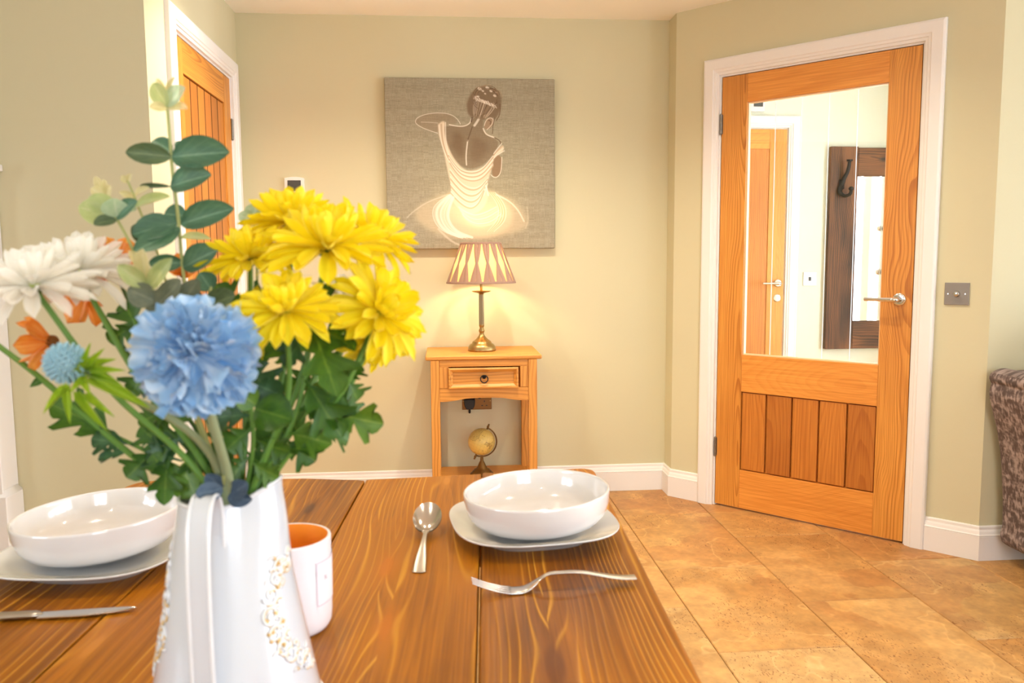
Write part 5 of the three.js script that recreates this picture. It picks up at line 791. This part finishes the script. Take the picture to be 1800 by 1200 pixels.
// leafy sprigs of chrysanthemum foliage
function sprig(label, path, leaves, s, mat = stemGreen, r = 0.0022) {
  seed(s); const o = stem('leafy_sprig', label, 'foliage', path, r, mat, LEAFY);
  for (const [b, t, w, m, g] of leaves) leaf(o, 'leaf', g ?? [lobedA, lobedB][Math.floor(rnd(0, 2))], leafGreens[m], b, t, w, [rnd(-0.5, 0.5), 0.5 + rnd(-0.3, 0.3), 1], rnd(-0.5, 0.5));
}
sprig('leafy sprig with one big dark hanging leaf under the green eyed yellow bloom', [[-0.1149, 1.1221, -0.7106], [-0.1194, 1.0829, -0.7070], [-0.1325, 1.0339, -0.7031], [-0.1667, 0.9704, -0.7096]], [
  [[-0.1156, 1.1186, -0.7052], [-0.0856, 1.0699, -0.6524], 0.052, 0, lobedA], [[-0.1091, 1.1147, -0.7093], [-0.0758, 1.1022, -0.6952], 0.03, 0, lobedB], [[-0.1190, 1.1123, -0.7099], [-0.1351, 1.0855, -0.6884], 0.03, 2], [[-0.1235, 1.0731, -0.7063], [-0.0892, 1.0280, -0.6787], 0.045, 0], [[-0.1299, 1.0437, -0.7039], [-0.0863, 1.0491, -0.6907], 0.045, 0], [[-0.1375, 1.0241, -0.7025], [-0.0994, 1.0182, -0.6887], 0.036, 1], [[-0.1451, 1.0095, -0.7017], [-0.1060, 1.0123, -0.6937], 0.02, 0, lobedA], [[-0.1302, 1.0823, -0.7129], [-0.1535, 1.1028, -0.7118], 0.03, 0], [[-0.1356, 1.0527, -0.7103], [-0.1592, 1.0651, -0.6984], 0.036, 2]], 601);
sprig('leafy sprig reaching furthest right with a pale two lobed leaf', [[-0.0721, 1.0951, -0.7244], [-0.0923, 1.0557, -0.7171], [-0.1221, 1.0219, -0.7111], [-0.1609, 0.9700, -0.7141]], [
  [[-0.1043, 1.0407, -0.7115], [-0.0583, 1.0294, -0.6965], 0.038, 1, lobedB], [[-0.0881, 1.0667, -0.7179], [-0.0753, 1.0800, -0.7232], 0.03, 0], [[-0.0861, 1.0657, -0.7176], [-0.0764, 1.0463, -0.7249], 0.034, 0], [[-0.0973, 1.0507, -0.7170], [-0.1144, 1.0688, -0.7354], 0.04, 0], [[-0.1123, 1.0289, -0.7130], [-0.0846, 1.0123, -0.7272], 0.034, 0], [[-0.1275, 1.0140, -0.7128], [-0.1412, 1.0401, -0.7246], 0.04, 1], [[-0.0929, 1.0549, -0.7221], [-0.0751, 1.0256, -0.7378], 0.03, 0]], 631);
sprig('leafy sprig at the lower left with ragged leaves hanging over the left bowl', [[-0.3503, 1.0379, -0.7620], [-0.3018, 1.0153, -0.7506], [-0.2642, 0.9982, -0.7407], [-0.2081, 0.9653, -0.7176]], [
  [[-0.2993, 1.0153, -0.7504], [-0.3518, 1.0492, -0.7431], 0.046, 0, lobedA], [[-0.2857, 1.0079, -0.7465], [-0.3159, 1.0161, -0.7368], 0.03, 2], [[-0.2641, 1.0033, -0.7412], [-0.2782, 0.9842, -0.7203], 0.036, 0, lobedB], [[-0.2506, 1.0011, -0.7379], [-0.2451, 0.9650, -0.7055], 0.030, 0, lobedA], [[-0.2370, 0.9916, -0.7328], [-0.2220, 0.9683, -0.7090], 0.034, 1, oval], [[-0.2539, 1.0032, -0.7404], [-0.2747, 1.0249, -0.7393], 0.034, 0], [[-0.2354, 0.9953, -0.7280], [-0.2706, 1.0057, -0.7319], 0.03, 2], [[-0.2743, 1.0059, -0.7424], [-0.2535, 1.0288, -0.7429], 0.034, 0]], 661);
sprig('leafy sprig low under the blue carnation with olive leaves', [[-0.1642, 1.0572, -0.6879], [-0.1648, 1.0168, -0.6940], [-0.1742, 0.9724, -0.7004]], [
  [[-0.1583, 1.0523, -0.6819], [-0.1695, 1.0661, -0.6691], 0.022, 1, oval], [[-0.1600, 1.0489, -0.6847], [-0.1281, 1.0431, -0.6684], 0.034, 0, oval], [[-0.1634, 1.0323, -0.6904], [-0.1863, 1.0144, -0.6855], 0.036, 0], [[-0.1642, 1.0216, -0.6944], [-0.1359, 1.0069, -0.6906], 0.034, 0], [[-0.1674, 1.0071, -0.6932], [-0.1870, 0.9879, -0.6929], 0.03, 0], [[-0.1674, 1.0023, -0.6927], [-0.1454, 0.9866, -0.6893], 0.026, 1], [[-0.1659, 1.0410, -0.6965], [-0.2007, 1.0412, -0.6995], 0.04, 2]], 691);
sprig('leafy sprig filling the middle behind the blue carnation', [[-0.1878, 1.1301, -0.7578], [-0.1860, 1.0782, -0.7524], [-0.1819, 1.0181, -0.7359], [-0.1842, 0.9697, -0.7211]], [
  [[-0.1879, 1.1198, -0.7568], [-0.2054, 1.1513, -0.7513], 0.04, 0], [[-0.1857, 1.0990, -0.7545], [-0.1495, 1.1202, -0.7435], 0.04, 0], [[-0.1842, 1.0789, -0.7473], [-0.1536, 1.0553, -0.7272], 0.045, 2], [[-0.1835, 1.0583, -0.7451], [-0.2146, 1.0305, -0.7298], 0.045, 0], [[-0.1816, 1.0386, -0.7379], [-0.1491, 1.0149, -0.7228], 0.042, 0], [[-0.1819, 1.0181, -0.7359], [-0.2075, 1.0002, -0.7261], 0.04, 0], [[-0.1831, 1.0027, -0.7344], [-0.1547, 0.9847, -0.7202], 0.036, 0], [[-0.1873, 1.1090, -0.7606], [-0.1678, 1.0781, -0.7509], 0.04, 0], [[-0.1881, 1.1246, -0.7623], [-0.1584, 1.1478, -0.7672], 0.035, 0]], 721);
sprig('leafy sprig between the blue carnation and the white blooms', [[-0.2841, 1.1205, -0.7648], [-0.2599, 1.0588, -0.7515], [-0.2267, 1.0042, -0.7332], [-0.1990, 0.9682, -0.7171]], [
  [[-0.2815, 1.1152, -0.7641], [-0.3036, 1.1008, -0.7544], 0.03, 0], [[-0.2766, 1.0996, -0.7621], [-0.2922, 1.1363, -0.7621], 0.036, 0], [[-0.2684, 1.0791, -0.7573], [-0.2864, 1.0547, -0.7483], 0.036, 0], [[-0.2599, 1.0588, -0.7515], [-0.2297, 1.0357, -0.7316], 0.04, 0], [[-0.2482, 1.0390, -0.7435], [-0.2753, 1.0310, -0.7349], 0.036, 0], [[-0.2375, 1.0240, -0.7391], [-0.2505, 1.0005, -0.7297], 0.036, 2], [[-0.2291, 1.0119, -0.7341], [-0.2188, 0.9864, -0.7206], 0.034, 0], [[-0.2705, 1.0892, -0.7605], [-0.2487, 1.1154, -0.7563], 0.04, 0]], 751);
sprig('leafy sprig deep behind the lower yellow blooms', [[-0.1062, 1.1267, -0.8011], [-0.1213, 1.0733, -0.7818], [-0.1456, 1.0178, -0.7581], [-0.1746, 0.9696, -0.7354]], [
  [[-0.1063, 1.1184, -0.8002], [-0.0780, 1.0942, -0.7854], 0.042, 1], [[-0.1114, 1.1050, -0.7943], [-0.1373, 1.0952, -0.7853], 0.045, 1], [[-0.1165, 1.0836, -0.7875], [-0.0883, 1.0629, -0.7730], 0.045, 0], [[-0.1241, 1.0679, -0.7815], [-0.1524, 1.0480, -0.7718], 0.045, 0], [[-0.1337, 1.0425, -0.7696], [-0.1031, 1.0228, -0.7550], 0.045, 0], [[-0.1433, 1.0227, -0.7604], [-0.1711, 1.0138, -0.7547], 0.042, 0], [[-0.1505, 1.0079, -0.7544], [-0.1232, 0.9884, -0.7431], 0.036, 0], [[-0.1091, 1.1156, -0.8002], [-0.1225, 1.1490, -0.8047], 0.04, 0]], 781);
sprig('leafy sprig at the back left with stems running to a bloom beyond the left edge', [[-0.4271, 1.1111, -0.7758], [-0.3732, 1.0725, -0.7624], [-0.3201, 1.0293, -0.7485], [-0.2676, 0.9893, -0.7351], [-0.2082, 0.9623, -0.7173]], [
  [[-0.2839, 1.0014, -0.7407], [-0.3111, 1.0009, -0.7348], 0.02, 2], [[-0.3656, 1.0657, -0.7610], [-0.3750, 1.0604, -0.7562], 0.008, 0, blade], [[-0.2457, 0.9803, -0.7273], [-0.2613, 1.0018, -0.7257], 0.03, 0]], 811, stemGreen, 0.0032);
renderer.render(scene, camera);
